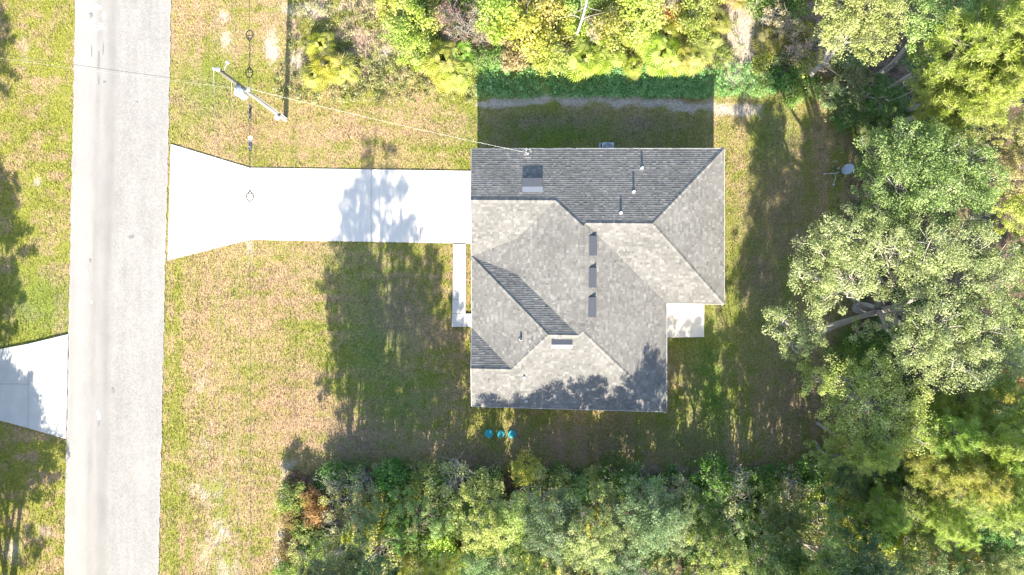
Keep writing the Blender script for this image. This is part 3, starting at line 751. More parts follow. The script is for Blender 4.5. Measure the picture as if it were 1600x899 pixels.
def broad_tree(seed, h, crown_r, nclump, leaf=0.17, dens=1.0, trunk_r=0.16, clumps=None, base=(0,0,0), open_=0.0, subr=(0.32, 0.6)):
    """trunk-with-limbs mesh and crown mesh of a broadleaf tree"""
    r = np.random.default_rng(seed); wood = MB()
    if clumps is None:
        clumps = []
        for i in range(nclump):
            a = i*2.399 + r.random()*0.7; q = math.sqrt((i+0.3)/nclump)
            rad = crown_r*q*(0.75+0.3*r.random())
            cr_ = crown_r*(0.30+0.16*r.random())*(1.1-0.35*q)
            clumps.append((rad*math.cos(a), rad*math.sin(a), h - cr_*0.7 - (h*0.30)*q*q*(0.6+0.6*r.random()), cr_))
    fork = Vector(base) + Vector((r.normal()*0.15, r.normal()*0.15, h*0.32))
    wood.tube(limb_path(base, fork, r, 0.04, 4), np.linspace(trunk_r*1.15, trunk_r*0.8, 5).tolist(), 9)
    cents = []; rads = []
    ng = max(2, int(round(len(clumps)/3.6)))
    srt = sorted(clumps, key=lambda c: math.atan2(c[1]-fork.y, c[0]-fork.x))
    lim = {}
    for g_ in range(ng):
        grp = srt[g_*len(srt)//ng:(g_+1)*len(srt)//ng]
        if not grp: continue
        cen = Vector((sum(c[0] for c in grp)/len(grp), sum(c[1] for c in grp)/len(grp), sum(c[2] for c in grp)/len(grp)))
        mp = limb_path(fork - Vector((0,0,h*.08*r.random())), fork + (cen-fork)*0.72, r, 0.10, 6, 0.10)
        wood.tube(mp, np.linspace(trunk_r*0.62, trunk_r*0.26, 7).tolist(), 7)
        for c in grp: lim[c] = mp
    for (x_, y_, z_, cr_) in clumps:
        c = Vector((x_, y_, z_)); mp = lim[(x_, y_, z_, cr_)]
        pth = limb_path(mp[int(r.integers(3, 7))], c - Vector((0,0,cr_*.25)), r, 0.14, 6, 0.05)
        wood.tube(pth, np.linspace(trunk_r*0.27, trunk_r*0.10, 7).tolist(), 6)
        k = max(6, int(13*dens*(cr_/1.0)**2))
        dd = r.normal(size=(k, 3)); dd[:, 2] = np.abs(dd[:, 2])*0.9 - 0.25*r.random(k); dd /= np.linalg.norm(dd, axis=1)[:, None]
        rad = cr_*(0.45 + 0.62*r.random(k)**0.6)
        pc = np.array(c) + dd*rad[:, None]*np.array([1, 1, 0.75])
        for j in range(k):
            if r.random() < 0.55:
                s0 = pth[int(r.integers(3, 7))]
                wood.tube(limb_path(s0, pc[j], r, 0.15, 3), [trunk_r*.16, trunk_r*.11, trunk_r*.08, trunk_r*.05], 4, False)
        keep = r.random(k) > open_
        cents.append(pc[keep]); rads.append((subr[0] + (subr[1]-subr[0])*r.random(k))[keep]*min(1.25, max(0.7, cr_)))
    cents = np.concatenate(cents); rads = np.concatenate(rads)
    v, f, t = leaves(cents, rads, 84, leaf*.68, r)
    cm = npmesh('crown', v, f); fattr(cm, 'tint', t); cm.materials.append(M['leaf'])
    wm = pymesh('trunk', wood.v, wood.f, True); wm.materials.append(M['bark'])
    return wm, cm

def pine_tree(seed, h, crown_r, trunk_r=0.15):
    r = np.random.default_rng(seed); wood = MB()
    top = Vector((r.normal()*.3, r.normal()*.3, h)); sp = limb_path((0,0,0), top, r, 0.015, 8)
    wood.tube(sp, np.linspace(trunk_r, 0.03, 9).tolist(), 8)
    tuft = []
    n = 46
    for i in range(n):
        t = 0.45 + 0.55*i/n; a = i*2.399 + r.random(); z_ = h*t
        L = crown_r*(1.08 - 0.85*((t-0.45)/0.55)**1.5)*(0.6+0.5*r.random())
        p0 = Vector((top.x*t, top.y*t, z_)); p1 = p0 + Vector((math.cos(a)*L, math.sin(a)*L, L*(0.12+0.25*r.random())))
        pth = limb_path(p0, p1, r, 0.06, 4)
        wood.tube(pth, [.035,.03,.022,.016,.01], 5)
        nt_ = int(5 + 5*L)
        for j in range(nt_):
            u = 0.35 + 0.65*(j+r.random())/nt_; q = pth[min(4, int(u*4+.5))]
            e = p0 + (p1-p0)*u + Vector(r.normal(size=3))*0.22*L*0.55 + Vector((0,0,.1))
            tuft.append(e)
            if r.random() < .5: wood.tube([q, e], [.012, .006], 4, False)
    for j in range(6): tuft.append(top + Vector(r.normal(size=3))*.25)
    T = np.array([tuple(q) for q in tuft]); K = len(T); NN = 44
    ci = np.repeat(np.arange(K), NN); N = len(ci)
    d = r.normal(size=(N, 3)); d[:, 2] += 0.5; d /= np.linalg.norm(d, axis=1)[:, None]
    sd_ = np.cross(d, r.normal(size=(N, 3))); sd_ /= np.linalg.norm(sd_, axis=1)[:, None]
    L = (0.20 + 0.16*r.random(N))[:, None]; o = T[ci] + r.normal(size=(N, 3))*0.05
    v = np.empty((N, 4, 3)); w_ = 0.013
    v[:, 0] = o + sd_*w_*.5; v[:, 1] = o + d*L*.6 + sd_*w_*1.2; v[:, 2] = o + d*L; v[:, 3] = o + d*L*.6 - sd_*w_*1.2
    tint = np.clip(0.5*r.random(K)[ci] + 0.5*r.random(N), 0, 1)
    cm = npmesh('crown', v.reshape(-1, 3), np.arange(N*4).reshape(N, 4)); fattr(cm, 'tint', np.repeat(tint, 4)); cm.materials.append(M['needle'])
    wm = pymesh('trunk', wood.v, wood.f, True); wm.materials.append(M['bark'])
    return wm, cm

def shrub(seed, h, rad, leaf=0.13, nsub=40, bare=0.0, stems=8):
    r = np.random.default_rng(seed); wood = MB(); cents = []; rads = []
    for i in range(nsub):
        a = r.random()*6.283; q = math.sqrt(r.random()); z_ = h*(0.35 + 0.65*r.random())*(1 - 0.45*q*q)
        cents.append((rad*q*math.cos(a), rad*q*math.sin(a), z_)); rads.append(0.16 + 0.2*r.random())
    cents = np.array(cents); rads = np.array(rads)
    for i in range(stems + int(bare*26)):
        c = cents[int(r.integers(nsub))]*np.array([1, 1, 1.05])
        pth = limb_path((r.normal()*.08, r.normal()*.08, 0), c, r, 0.12, 5); wood.tube(pth, [.032,.027,.021,.016,.011,.006], 5, False)
        for j in range(2 + int(bare*4)):
            p0 = pth[int(r.integers(2, 6))]; wood.tube(limb_path(p0, p0 + Vector(r.normal(size=3))*.28*(1+h*.1) + Vector((0,0,.12)), r, .2, 3), [.012,.010,.007,.004], 4, False)
    keep = r.random(nsub) > bare
    v, f, t = leaves(cents[keep], rads[keep]*1.25, 70, leaf*.75, r)
    cm = npmesh('crown', v, f); fattr(cm, 'tint', t); cm.materials.append(M['leaf'])
    wm = pymesh('stems', wood.v, wood.f, True); wm.materials.append(M['bark_pale'] if bare > .3 else M['bark'])
    return wm, cm

def palmetto(seed, rad, nf):
    r = np.random.default_rng(seed); vs = []; fs = []; tn = []; wood = MB()
    for i in range(nf):
        a = i*2.399 + r.random()*.6; q = math.sqrt((i+.5)/nf); L = rad*q*(.7+.35*r.random())
        hub = Vector((math.cos(a)*L, math.sin(a)*L, 0.95*(1-.55*q*q)*(.8+.4*r.random())))
        org = Vector((math.cos(a)*L*.25, math.sin(a)*L*.25, .05))
        wood.tube(limb_path(org, hub, r, .06, 3, .12), [.014,.012,.010,.008], 5, False)
        out_ = Vector((math.cos(a), math.sin(a), .15 + .8*(1-q))).normalized()
        nrm = (Vector((0,0,1)) + Vector(r.normal(size=3))*.28 + Vector((math.cos(a), math.sin(a), 0))*.25).normalized()
        out_ = (out_ - nrm*out_.dot(nrm)).normalized(); sd_ = nrm.cross(out_)
        nb_ = 15; FL = .46 + .26*r.random(); t0 = r.random()
        for k in range(nb_):
            t = (k/(nb_-1) - .5)*3.9; l_ = FL*(1 - .25*abs(t)/2)*(.9+.2*r.random())
            d = out_*math.cos(t) + sd_*math.sin(t); s2 = nrm.cross(d)
            b = len(vs); w_ = .030
            e = hub + d*l_ - nrm*l_*(.12+.25*r.random()); mdl = hub + d*l_*.55
            vs += [hub + d*.02 - s2*.006, mdl - s2*w_, e, mdl + s2*w_, mdl + nrm*.012]
            fs += [(b, b+1, b+4), (b+1, b+2, b+4), (b+2, b+3, b+4), (b+3, b, b+4)]
            tn += [min(1, max(0, .6*t0 + .4*r.random()))]*5
    cm = pymesh('fronds', vs, fs); fattr(cm, 'tint', tn); cm.materials.append(M['frond'])
    wm = pymesh('stalks', wood.v, wood.f, True); wm.materials.append(M['frond'])
    fattr(wm, 'tint', [0.4]*len(wm.vertices))
    return wm, cm

PROTO = {
 'oak':   [broad_tree(100+i, 7.0, 2.6, 12, 0.15, 1.6, .15, open_=.18, subr=(.26,.46)) for i in range(4)],
 'oaklow':[broad_tree(120+i, 4.6, 1.7, 8, 0.14, 1.5, .09, subr=(.25,.45)) for i in range(4)],
 'tall':  [broad_tree(140+i, 13.0, 3.3, 13, 0.17, 1.0, .2, open_=.55, subr=(.3,.5)) for i in range(4)],
 'pine':  [pine_tree(160+i, 13.0, 2.5) for i in range(3)],
 'shrub': [shrub(180+i, 1.7, .85) for i in range(4)],
 'twiggy':[shrub(200+i, 2.6, 1.1, .12, 34, .62, 10) for i in range(3)],
 'bush':  [shrub(220+i, 0.8, .6, .11, 26) for i in range(3)],
 'palm':  [palmetto(240+i, .95, 26) for i in range(3)],
}
NAMES = {'oak':'oak_tree','oaklow':'scrub_oak','tall':'tall_tree','pine':'pine_tree','shrub':'shrub','twiggy':'bare_shrub','bush':'low_bush','palm':'saw_palmetto'}
CATS = {'oak':'tree','oaklow':'tree','tall':'tree','pine':'tree','shrub':'shrub','twiggy':'shrub','bush':'bush','palm':'palmetto'}
ZVIS = {'oak':5.5,'oaklow':3.6,'tall':10.5,'pine':10.5,'shrub':1.0,'twiggy':1.6,'bush':.5,'palm':.7}
def colv(c, j=0.12):
    return (c[0]*(1+random.uniform(-j, j)), c[1]*(1+random.uniform(-j, j)), c[2]*(1+random.uniform(-j, j)), 1)
def plant(kind, px, py, sc=1.0, col=(.1,.14,.05), label='', group=None, zsc=None, proto=None, ground_px=False, meshes=None, name=None):
    zs = sc if zsc is None else zsc
    g = W(px, py) if ground_px else W(px, py, ZVIS[kind]*zs)
    wm, cm = meshes or random.choice(PROTO[kind])
    t = empty(name or NAMES[kind], (g[0], g[1], -.03), random.random()*6.283 if not meshes else 0); t.scale = (sc, sc, zs)
    tag(t, label, CATS[kind], group)
    g_ = 1.0 if kind in ('pine', 'palm') else 1.85
    c = colv((col[0]*g_, col[1]*g_*1.03, col[2]*g_*.9))
    a = link(wm.name.split('.')[0], wm, t); b = link(cm.name.split('.')[0], cm, t)
    a.color = c if kind == 'palm' else (1,1,1,1); b.color = c
    return t

GREY = (.165,.205,.095); PALE = (.215,.25,.095); GREEN = (.085,.15,.035); DEEP = (.055,.11,.03); YEL = (.26,.265,.06); YGR = (.29,.30,.055)
ORG = (.25,.16,.07); RUST = (.24,.11,.06); TEAL = (.115,.165,.085); PINE = (.38,.42,.07); DRY = (.27,.21,.14)

# --- the big spreading oak behind the patio: one tree with limbs to separate masses
ob_ = W(1340, 482)
cl = []
for px, py, z_, cr_ in ((1290,390,8.0,1.5),(1335,370,8.6,1.6),(1385,385,8.8,1.5),(1270,430,7.6,1.3),(1330,425,8.3,1.4),(1290,470,7.4,1.0),
                       (1450,385,9.0,1.7),(1510,390,8.6,1.6),(1560,405,8.2,1.3),(1500,430,8.8,1.5),(1440,430,8.6,1.2),(1545,445,8.4,1.4),
                       (1470,500,9.0,1.7),(1530,510,8.6,1.7),(1440,545,8.6,1.5),(1500,565,8.6,1.7),(1560,560,8.0,1.5),(1420,510,8.0,1.1),
                       (1395,455,7.4,.9),(1350,520,6.4,.8),(1405,560,7.0,.9),(1225,505,6.6,1.1),(1265,520,6.8,1.0),(1240,540,6.0,.8)):
    q = W(px, py, z_); cl.append((q[0]-ob_[0], q[1]-ob_[1], z_, cr_))
mesh = broad_tree(901, 9.0, 5, 0, 0.145, 1.9, .34, clumps=cl, open_=.22, subr=(.24,.44))
plant('tall', 1340, 482, 1, PALE, 'large spreading pale green oak with grey limbs behind the patio', None, None, None, True, mesh, 'oak_tree')
ob_ = W(1330, 620); cl = []
for px, py, z_, cr_ in ((1275,590,6.0,1.1),(1320,590,6.6,1.2),(1365,585,7.0,1.2),(1310,640,6.0,1.1),(1360,640,7.0,1.4),(1410,625,7.2,1.4),(1380,685,7.0,1.4),(1430,670,7.2,1.3),(1340,675,6.2,1.0)):
    q = W(px, py, z_); cl.append((q[0]-ob_[0], q[1]-ob_[1], z_, cr_))
mesh = broad_tree(902, 7.0, 4, 0, 0.14, 2.0, .2, clumps=cl, open_=.2, subr=(.24,.42))
plant('tall', 1330, 620, 1, (.275,.275,.08), 'yellowish green oak between the spreading oak and the thicket', None, None, None, True, mesh, 'oak_tree')
ob_ = W(1360, 305); cl = []
for px, py, z_, cr_ in ((1372,240,7.6,1.3),(1415,235,8.4,1.6),(1460,240,8.6,1.6),(1510,255,8.2,1.4),(1368,290,7.4,1.2),(1405,290,8.6,1.6),(1450,295,9.0,1.6),(1505,300,8.4,1.5),(1380,330,7.8,1.2),(1435,340,8.2,1.2),(1540,280,7.6,1.2)):
    q = W(px, py, z_); cl.append((q[0]-ob_[0], q[1]-ob_[1], z_, cr_))
mesh = broad_tree(903, 8.8, 4, 0, 0.14, 2.0, .26, clumps=cl, open_=.15, subr=(.24,.42))
plant('tall', 1360, 305, 1, (.175,.205,.075), 'dense mid green oak beside the satellite dish', None, None, None, True, mesh, 'oak_tree')

# --- other trees at the back of the lot
WD = 'trees in the woods behind the house'
def oakmass(gp, cs, seed, col, label, tr_=.2, leaf=.16, dens=1.4):
    o_ = W(*gp); c_ = []
    for px, py, z_, cr_ in cs:
        q = W(px, py, z_); c_.append((q[0]-o_[0], q[1]-o_[1], z_, cr_))
    mesh = broad_tree(seed, max(c[2] for c in c_), 4, 0, leaf*.88, dens*1.4, tr_, clumps=c_, open_=.15, subr=(.24,.42))
    plant('tall', gp[0], gp[1], 1, col, label, None, None, None, True, mesh, 'oak_tree')
oakmass((1265,120), ((1310,20,7.5,1.3),(1355,15,8,1.4),(1390,30,8,1.1),(1320,60,7.2,1.2),(1365,60,7.6,1.2),(1300,-20,7.5,1.3),(1360,-30,8,1.5)), 904, (.235,.27,.095), 'bright pale green oak crown over the sandy track')
oakmass((1370,120), ((1450,30,7.8,1.3),(1495,35,8.2,1.4),(1480,75,7.6,1.2),(1440,70,7.2,1.0),(1520,-10,8,1.5),(1460,-20,8,1.4)), 905, (.215,.255,.10), 'pale green oak between the bright oak and the pine')
oakmass((1360,170), ((1430,115,4.6,1.0),(1465,125,4.8,1.0),(1450,95,4.6,.8)), 906, TEAL, 'bluish green young oak below the pine', .1)
for px, py, sc, col, lb in ((1545,60,1.0,PINE,'bright yellow green pine with long pale bare branches'),(1565,120,.95,PINE,None),(1600,90,1.05,PINE,None),(1525,145,.8,PINE,None),(1590,30,1.0,PINE,None)):
    plant('pine', px, py, sc, col, lb or 'yellow green pine beside the long-branched pine', None if lb else 'pines at the back corner')
for px, py, sc in ((1500,690,.78),(1550,680,.85),(1595,720,.9),(1540,745,.85),(1590,790,.9),(1480,735,.7),(1600,650,.85)):
    plant('pine', px, py, sc, (.35,.41,.08), 'yellow green pine in the cluster beside the brown dead bush', 'pines beside the thicket')
for px, py, sc, col in ((1580,215,.75,(.26,.23,.10)),(1590,270,.8,(.25,.22,.11)),(1585,330,.7,YGR),(1595,420,.7,PALE),(1590,500,.75,PALE),(1600,560,.7,GREY),(1560,620,.7,YGR),(1520,640,.75,(.15,.18,.07)),(1470,625,.6,(.14,.18,.06)),(1450,715,.65,(.14,.17,.05)),(1400,745,.7,GREEN),(1345,735,.7,(.12,.16,.06))):
    plant('oak', px, py, sc, col, 'small oak filling gaps behind the spreading oak', WD)
for px, py, kind, sc, col in ((1375,145,'oaklow',.8,(.08,.14,.035)),(1350,170,'shrub',1.2,GREEN),(1390,160,'palm',1.5,(.12,.20,.04)),(1365,195,'palm',1.3,(.12,.19,.04)),(1340,130,'oaklow',.8,(.14,.17,.07)),(1330,160,'shrub',1.2,(.15,.17,.07)),
                             (1440,205,'palm',1.5,(.10,.17,.045)),(1500,190,'oaklow',.8,GREEN),(1550,200,'oaklow',.8,(.17,.19,.06)),(1470,180,'shrub',1.2,YGR),(1330,80,'shrub',1.3,GREY),(1290,60,'twiggy',1.0,DRY),(1275,95,'twiggy',.9,DRY),
                             (1230,40,'twiggy',.9,DRY),(1210,60,'palm',1.2,(.24,.24,.06)),(1250,110,'bush',1.2,GREEN),(1220,125,'bush',1.3,(.10,.18,.04)),(1240,145,'bush',1.2,(.13,.19,.04)),(1200,115,'bush',1.2,GREEN),(1270,135,'bush',1.1,(.13,.17,.05)),
                             (1305,150,'shrub',1.0,GREY),(1320,190,'bush',1.2,GREEN),(1350,560,'palm',1.6,(.13,.20,.04)),(1325,560,'shrub',1.3,(.14,.21,.04)),(1385,525,'shrub',1.3,GREEN),(1420,460,'bush',1.6,DEEP),(1410,600,'bush',1.5,DEEP)):
    plant(kind, px, py, sc, col, {'oaklow':'young oak at the wood edge past the sandy track','shrub':'leafy shrub at the wood edge behind the yard','palm':'green palmetto on the shaded woodland floor','twiggy':'half bare tan shrub by the sandy track','bush':'low green bush at the edge of the back lawn'}[kind], {'oaklow':'young oaks at the wood edge','shrub':'shrubs at the wood edge','palm':'palmettos on the woodland floor','twiggy':'half bare shrubs by the sandy track','bush':'low bushes at the back lawn edge'}[kind])
rust = plant('shrub', 1592, 592, 1.4, RUST, 'rusty brown dead shrub at the far edge of the woods')
rust2 = plant('shrub', 1505, 795, 1.1, (.22,.13,.10), 'brown dead bush among the yellow green pines')

# --- thicket along the septic side: heights follow how far the shadows reach over lawn and roof
TAN = math.tan(SUN_EL)
def top_at(px, Y):
    if px < 500: return 2.4
    if px < 742: Yt = np.interp(px, [500,540,575,610,655,690,742], [0.5,5.5,9.3,6.5,3.0,0.0,-2.5]); return TAN*(Yt-Y)
    if px < 1045: return 2.9 + TAN*(np.interp(px, [742,790,880,930,1000,1045],[-5.6,-3.6,-1.9,-2.6,-3.6,-6.0])-Y)
    if px < 1125: return TAN*(-2.0-Y)
    if px < 1310: return TAN*(np.interp(px, [1125,1170,1210,1310],[3,11,12.5,12.5])-Y)
    return 9.5
def far_enough(px, py, used, d):
    return all((px-a)**2 + (py-b)**2 > (0.5*(d+e))**2 for a, b, e in used)
R2 = random.Random(11); used = []
PAL = [(GREY,'grey green'),(PALE,'pale leafed'),(GREEN,'mid green'),(TEAL,'bluish green'),((.22,.26,.07),'yellow green'),((.15,.20,.06),'olive'),(GREY,'grey green'),(PALE,'pale leafed'),(TEAL,'bluish green'),(PALE,'pale leafed')]
HTS = {'oaklow':4.6,'oak':7.0,'tall':13.0,'pine':13.0}
def thick_tree(px, py, f, colname=None, kind=None, where='in the thicket past the septic lids'):
    Y = (CY-py)/PXM; top = top_at(px, Y)*f
    kind = kind or ('oaklow' if top < 5 else 'oak' if top < 9.5 else R2.choice(('tall','tall','pine')))
    zs = top/HTS[kind]; sc = min(1.05, max(.55, zs**.6 * .82)) if kind != 'oaklow' else max(.6, min(1.1, zs**.8))
    if px in (540, 552): sc = .8
    col, cn = colname or R2.choice(PAL)
    if kind == 'pine': col, cn = PINE, 'yellow green'
    what = {'oaklow':'scrub oak','oak':'oak','tall':'tall oak','pine':'tall pine'}[kind]
    lb = cn + ' ' + what + ' ' + where
    plant(kind, px, py, sc, col, lb, lb, zs, None, True)
    return kind
TP = 'in the thicket past the septic lids'; BC = 'in the deep thicket at the back corner'
o_ = W(568, 900); cs = []; r_ = np.random.default_rng(77)
for z_, rad, n, cr_ in ((15.0,.25,1,.55),(14.1,.6,2,.75),(13.1,1.1,4,.85),(12.1,1.7,5,.95),(11.1,2.3,7,1.0),(10.1,2.7,8,1.0),(9.1,2.7,7,.95)):
    for k in range(n):
        a = 6.283*k/n + r_.random()*1.2; q_ = rad*(.7+.5*r_.random()); cs.append((q_*math.cos(a), q_*math.sin(a), z_+r_.normal()*.25, cr_*(.8+.3*r_.random())))
mesh = broad_tree(911, 13.5, 4, 0, 0.15, 1.6, .22, clumps=cs, open_=.3, subr=(.24,.4))
plant('tall', 568, 900, 1, GREEN, 'tall pointed tree whose shadow crosses the driveway', None, None, None, True, mesh, 'tall_tree')
for (px, py, f) in ((540,885,.86),(552,850,.72),(632,900,.85),(662,880,1.0),(700,850,1.0),(548,840,.6),(600,850,.5),
                    (1150,880,.85),(1190,905,1.0),(1245,900,.97),(1290,910,1.0),(1220,975,.85),(1085,830,1.0),(1160,820,.55),(1235,830,.55),(1275,830,.6)):
    used.append((px, py, 36)); thick_tree(px, py, f, None, 'pine' if px in (632,662,700,1190,1245,1290) else 'oak' if px in (540,552) else None, TP if px < 1125 else BC)
for (x0, x1, y0, y1, n, d, fl, fh, where) in ((742,1085,762,785,16,34,.8,1.04,TP),(742,1125,785,880,26,48,.42,.75,TP),(560,742,772,880,11,46,.26,.44,TP),
                                      (1125,1310,770,900,12,46,.3,.55,BC),(1310,1500,700,880,22,50,.5,.8,BC)):
    k = 0; tr_ = 0
    while k < n and tr_ < n*80:
        tr_ += 1; px = R2.uniform(x0, x1); py = R2.uniform(y0, y1)
        if far_enough(px, py, used, d): used.append((px, py, d)); thick_tree(px, py, R2.uniform(fl, fh), None, None, where); k += 1
edge = lambda px: 742 + 5*math.sin(px/23.0) - 12*math.exp(-((px-600)/50)**2)
used = []
def under(x0, x1, y0, y1, n, kinds):
    k = 0; tries = 0
    while k < n and tries < n*60:
        tries += 1
        px = R2.uniform(x0, x1); py = R2.uniform(y0, y1)
        kind, sc, d, col, lb = R2.choice(kinds); sc *= R2.uniform(.85, 1.18)
        if py < edge(px) or not far_enough(px, py, used, d): continue
        used.append((px, py, d)); b_ = sc/[q[1] for q in kinds if q[4] == lb][0]
        lb = ('small ' if b_ < .96 else 'broad ' if b_ > 1.07 else 'middling ') + lb
        plant(kind, px, py, sc, col, lb, 'thicket: ' + lb); k += 1
Bk = [('shrub', 1.1, 26, YEL, 'yellow green shrub at the street end of the thicket'), ('shrub', 1.0, 24, ORG, 'orange tinted shrub at the street end of the thicket'), ('twiggy', 1.0, 28, (.22,.20,.10), 'half bare grey shrub at the street end of the thicket'),
      ('shrub', 1.2, 28, (.17,.21,.05), 'olive shrub at the street end of the thicket'), ('twiggy', .9, 28, YEL, 'twiggy yellowish shrub at the street end of the thicket'), ('oaklow', .62, 34, (.17,.21,.06), 'olive scrub oak at the street end of the thicket')]
Uk = [('shrub', 1.3, 32, YGR, 'yellow green shrub in the thicket past the septic lids'), ('shrub', 1.4, 32, GREEN, 'deep green shrub in the thicket past the septic lids'), ('twiggy', 1.15, 34, GREY, 'half bare grey shrub in the thicket past the septic lids'),
      ('shrub', 1.2, 30, PALE, 'pale leafed shrub in the thicket past the septic lids'), ('twiggy', 1.3, 36, PALE, 'tall twiggy pale shrub in the thicket past the septic lids')]
Ck = [('shrub', 1.9, 40, YGR, 'broad bright shrub filling the back corner woods'), ('oaklow', 1.0, 46, (.25,.29,.07), 'yellowish scrub oak filling the back corner woods'), ('oaklow', 1.0, 46, GREY, 'grey green scrub oak filling the back corner woods'), ('shrub', 1.7, 38, (.2,.26,.06), 'green shrub filling the back corner woods'), ('pine', .62, 60, (.36,.42,.08), 'short yellow green pine filling the back corner woods')]
e_ = edge; edge = lambda px: 700
under(1300, 1660, 700, 960, 60, Ck); edge = e_; used = []
under(452, 500, 775, 930, 20, Bk[:2]+Bk[3:4]); under(512, 660, 750, 930, 32, Bk[:1]+Bk[2:5]+Uk); under(640, 1300, 735, 920, 62, Uk)
plant('shrub', 458, 756, .8, (.15,.095,.08), 'purplish brown dead bush at the street end of the thicket', None, .5)
for px, py in ((520,748),(548,742),(760,755),(870,752),(900,760),(1010,765),(1050,752),(1090,748),(1130,748),(1170,752),(1205,748),(1240,752),(840,765),(960,770),(700,750),(620,745)):
    plant('bush', px, py, 1.5, (.07,.15,.03), 'deep green low bush along the shaded thicket edge', 'bushes along the thicket edge')
# across the street
for px, Y, top, sc in ((-22,14.0,6.0,1.0),(-28,7.0,5.6,1.0),(-22,-2.0,5.0,.9),(-18,-6.5,6.6,1.15),(-14,-10.5,6.0,1.0),(-22,-19,7.0,1.35),(14,-20.6,6.0,1.55),(-2,-23.5,8.6,1.3),(-25,-15.5,5.0,1.0),(-28,-27,8.5,1.2)):
    wm, cm = random.choice(PROTO['oak']); t = empty('oak_tree', ((px-CX)/PXM, Y, -.03), random.random()*6.28); t.scale = (sc, sc, top/7.0)
    tag(t, 'roadside tree across the street by the grey driveway apron', 'tree', 'trees across the street')
    link('trunk', wm, t); b = link('crown', cm, t); b.color = colv(GREY)

# --- rough growth along the top edge
for px, py, sc, col in ((510,100,1.2,(.33,.34,.05)),(535,108,1.0,(.35,.34,.055)),(500,70,.9,(.38,.38,.05)),(490,118,.9,(.32,.32,.06)),(690,92,1.35,(.28,.32,.05)),(712,112,1.15,(.33,.35,.05)),(672,78,1.0,(.2,.27,.05)),(720,85,1.0,(.28,.35,.05)),(695,118,.9,(.36,.36,.05)),
                        (912,92,1.3,(.38,.39,.055)),(1035,82,1.3,(.38,.39,.055)),(1062,92,1.0,(.34,.36,.06)),(1088,88,.95,(.30,.32,.07)),(955,82,1.05,(.32,.36,.06)),(1005,58,.95,(.31,.35,.05)),(1105,66,.95,(.28,.28,.08)),(990,104,.75,(.30,.36,.05)),(1042,54,.85,(.34,.34,.06)),(930,70,.9,(.36,.37,.05))):
    plant('palm', px, py, sc, col, 'yellow green saw palmetto in the rough growth beyond the sand strip' if px > 800 else 'yellow green saw palmetto in the rough growth past the utility pole', 'saw palmettos past the sand strip' if px > 800 else 'saw palmettos past the pole')
R3 = random.Random(5); used2 = [(512,95,60),(695,92,75),(915,85,60),(1040,78,75),(960,84,30),(1085,84,40),(1000,70,40),(1165,55,70),(600,100,40)]
kinds = [('bush', 1.3, 24, YGR, 'bright low bush in the rough growth'), ('shrub', 1.15, 32, (.20,.24,.05), 'bright green shrub in the rough growth'), ('twiggy', .8, 28, DRY, 'half bare tan shrub in the rough growth'),
         ('bush', 1.2, 24, (.14,.19,.045), 'green low bush in the rough growth'), ('bush', 1.3, 26, (.24,.20,.11), 'dry tan low bush in the rough growth'), ('palm', .9, 32, (.28,.27,.06), 'small yellowish palmetto in the rough growth')]
k = 0; tries = 0
while k < 115 and tries < 5000:
    tries += 1
    px = R3.uniform(620, 1260); py = R3.uniform(-60, 96) ; py = py if px > 740 else py*.8
    kind, sc, d, col, lb = R3.choice(kinds)
    if not all((px-a)**2 + (py-b)**2 > (.5*(d+e))**2 for a, b, e in used2): continue
    used2.append((px, py, d)); sc *= R3.uniform(.8, 1.2); plant(kind, px, py, sc, col, lb, lb + 's'); k += 1
for px, py, sc, col in ((640,22,1.5,YGR),(615,6,1.3,YGR),(820,40,1.8,YGR),(780,20,1.8,(.23,.26,.05)),(850,75,1.4,YGR),(1000,20,1.8,YGR),(960,40,1.5,(.22,.26,.05)),(840,10,1.6,YEL)):
    plant('shrub', px, py, sc, col, 'large bright yellow green shrub in the rough growth', 'large bright shrubs in the rough growth')
for px, py, sc, col in ((722,38,1.1,(.13,.09,.08)),(705,20,.9,(.15,.10,.09))):
    plant('twiggy', px, py, sc, col, 'dark purplish dead brush behind the palmettos past the pole', 'dark dead brush')
plant('bush', 1042, 27, .9, (.30,.10,.06), 'small red brown dead bush in the rough growth')
# pale dead pine leaning out over the growth
g = W(899, 58); dt_ = empty('dead_tree', (g[0], g[1], 0)); tag(dt_, 'pale bare dead tree standing in the rough growth', 'tree')
r_ = np.random.default_rng(55); m = MB()
sp = limb_path((0,0,-.1), (.1,.2,9.0), r_, .01, 8); m.tube(sp, np.linspace(.11,.03,9).tolist(), 8); m.build('trunk', M['bark_pale'], dt_, True)
for i in range(12):
    z_ = 2.5+i*.5; a = i*2.4+r_.random(); L = 1.6*(1-.05*i); p0 = Vector((.1*z_/9,.2*z_/9,z_)); p1 = p0 + Vector((math.cos(a)*L, math.sin(a)*L, .5))
    MB().tube(limb_path(p0, p1, r_, .08, 5), [.03,.026,.02,.016,.011,.006], 5).build('branch', M['bark_pale'], dt_, True)
for (a, b) in (((850,58),(888,5)),((855,62),(900,25)),((1280,62),(1300,40))):
    p0 = W(*a, .2); p1 = W(*b, .9); o = MB().tube([Vector(q)-Vector(p0) for q in limb_path(p0, p1, r_, .04, 6)], [.05,.045,.04,.035,.03,.02,.012], 7).build('fallen_branch', M['bark_pale'], None, True); o.location = p0
    tag(o, 'pale fallen branch lying in the rough growth', 'branch', 'fallen branches in the rough growth')

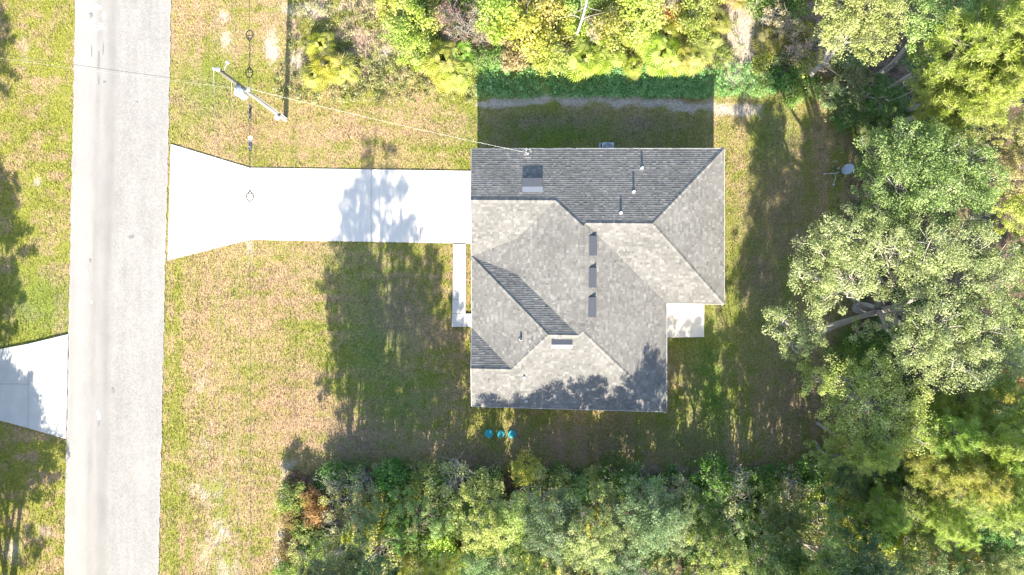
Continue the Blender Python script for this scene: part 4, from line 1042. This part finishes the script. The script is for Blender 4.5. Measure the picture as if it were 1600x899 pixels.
# ------------------------------------------------------------------ grass and ground cover (nobody could count it)
def inpoly(x_, y_, poly):
    c = np.zeros(len(x_), bool); n_ = len(poly)
    for i in range(n_):
        xa, ya_ = poly[i]; xb, yb_ = poly[(i+1) % n_]
        t = ((ya_ > y_) != (yb_ > y_)); c ^= t & (x_ < (xb-xa)*(y_-ya_)/(yb_-ya_+1e-12) + xa)
    return c
hard = [[W(a, b)[:2] for a, b in q] for q in pcs + wk + nb + [[(1030,466),(1100,471),(1100,527),(1030,528)]]] + [fpw]
NB = 420000
r = np.random.default_rng(99)
bx = r.uniform(-35, 35, NB); by = r.uniform(-20, 20, NB)
px = CX + bx*PXM; py = CY - by*PXM
l_, rr_ = road_edges(py)
ok = (px < l_ + r.normal(size=NB)*1.5 + 0.5) | (px > rr_ - 0.5 + r.normal(size=NB)*1.5)
for q in hard: ok &= ~inpoly(bx, by, q)
bx, by, px, py = bx[ok], by[ok], px[ok], py[ok]
c, lt, sa_ = gcolour(bx, by)
keep = (r.random(len(bx)) > lt*0.85) & (r.random(len(bx)) > sstep(.25, .6, sa_)*0.85)
bx, by, c, px, py = bx[keep], by[keep], c[keep], px[keep], py[keep]
n_ = len(bx)
wild = sstep(150, 95, py)*sstep(430, 480, px)
hgt = (0.045 + 0.05*r.random(n_)) * (1 + 2.2*wild*r.random(n_)) * (0.6 + 0.9*fbm(bx*1.2, by*1.2, 77))
a = r.random(n_)*6.283; ln = hgt*(0.5+0.9*r.random(n_)); wd = 0.010 + 0.014*r.random(n_)
tv = np.empty((n_, 3, 3)); ca, sa2 = np.cos(a), np.sin(a)
tv[:, 0] = np.stack([bx - sa2*wd, by + ca*wd, np.full(n_, -.035)], 1); tv[:, 1] = np.stack([bx + sa2*wd, by - ca*wd, np.full(n_, -.035)], 1)
tv[:, 2] = np.stack([bx + ca*ln, by + sa2*ln, hgt], 1)
c = c * (0.75 + 0.6*r.random(n_))[:, None]
me = npmesh('grass', tv.reshape(-1, 3), np.arange(n_*3).reshape(n_, 3)); cattr(me, 'gcol', np.repeat(c, 3, 0))
tag(link('grass', me, None, M['grass']), 'short mown grass covering the lawns and verges', 'grass', None, 'stuff')

# leafy ground cover between the palmettos and the sand strip, and on the woodland floor
def cover(name, boxes, n_per, size, col, label, hh=.3):
    cs = []
    for (x0, x1, y0, y1, n) in boxes:
        qx = r.uniform(x0, x1, n); qy = r.uniform(y0, y1, n)
        for a_, b_ in zip(qx, qy): w_ = W(a_, b_); cs.append((w_[0], w_[1], .02 + hh*r.random()))
    cs = np.array(cs); v, f, t = leaves(cs, np.full(len(cs), .22), n_per, size, r, 1.2, .5)
    v[:, 2] = np.maximum(v[:, 2], -.02)
    me = npmesh(name, v, f); fattr(me, 'tint', t); o = link(name, me, None, M['leaf']); o.color = (*col, 1)
    tag(o, label, 'ground cover', None, 'stuff')
cover('ground_cover', [(745,1105,98,153,700),(945,1105,108,151,320),(1105,1210,100,150,110)], 22, .11, (.25,.46,.14), 'green leafy ground cover between palmettos and sand strip')
cover('weeds', [(430,745,95,160,420),(450,745,-40,95,620),(740,1280,-40,100,420),(1270,1330,60,300,60)], 16, .11, (.33,.34,.14), 'pale green weeds through the rough growth', .35)
cover('woodland_undergrowth', [(1300,1620,0,900,420),(470,1320,760,930,420)], 18, .12, (.11,.18,.05), 'green undergrowth on the woodland floor', .5)
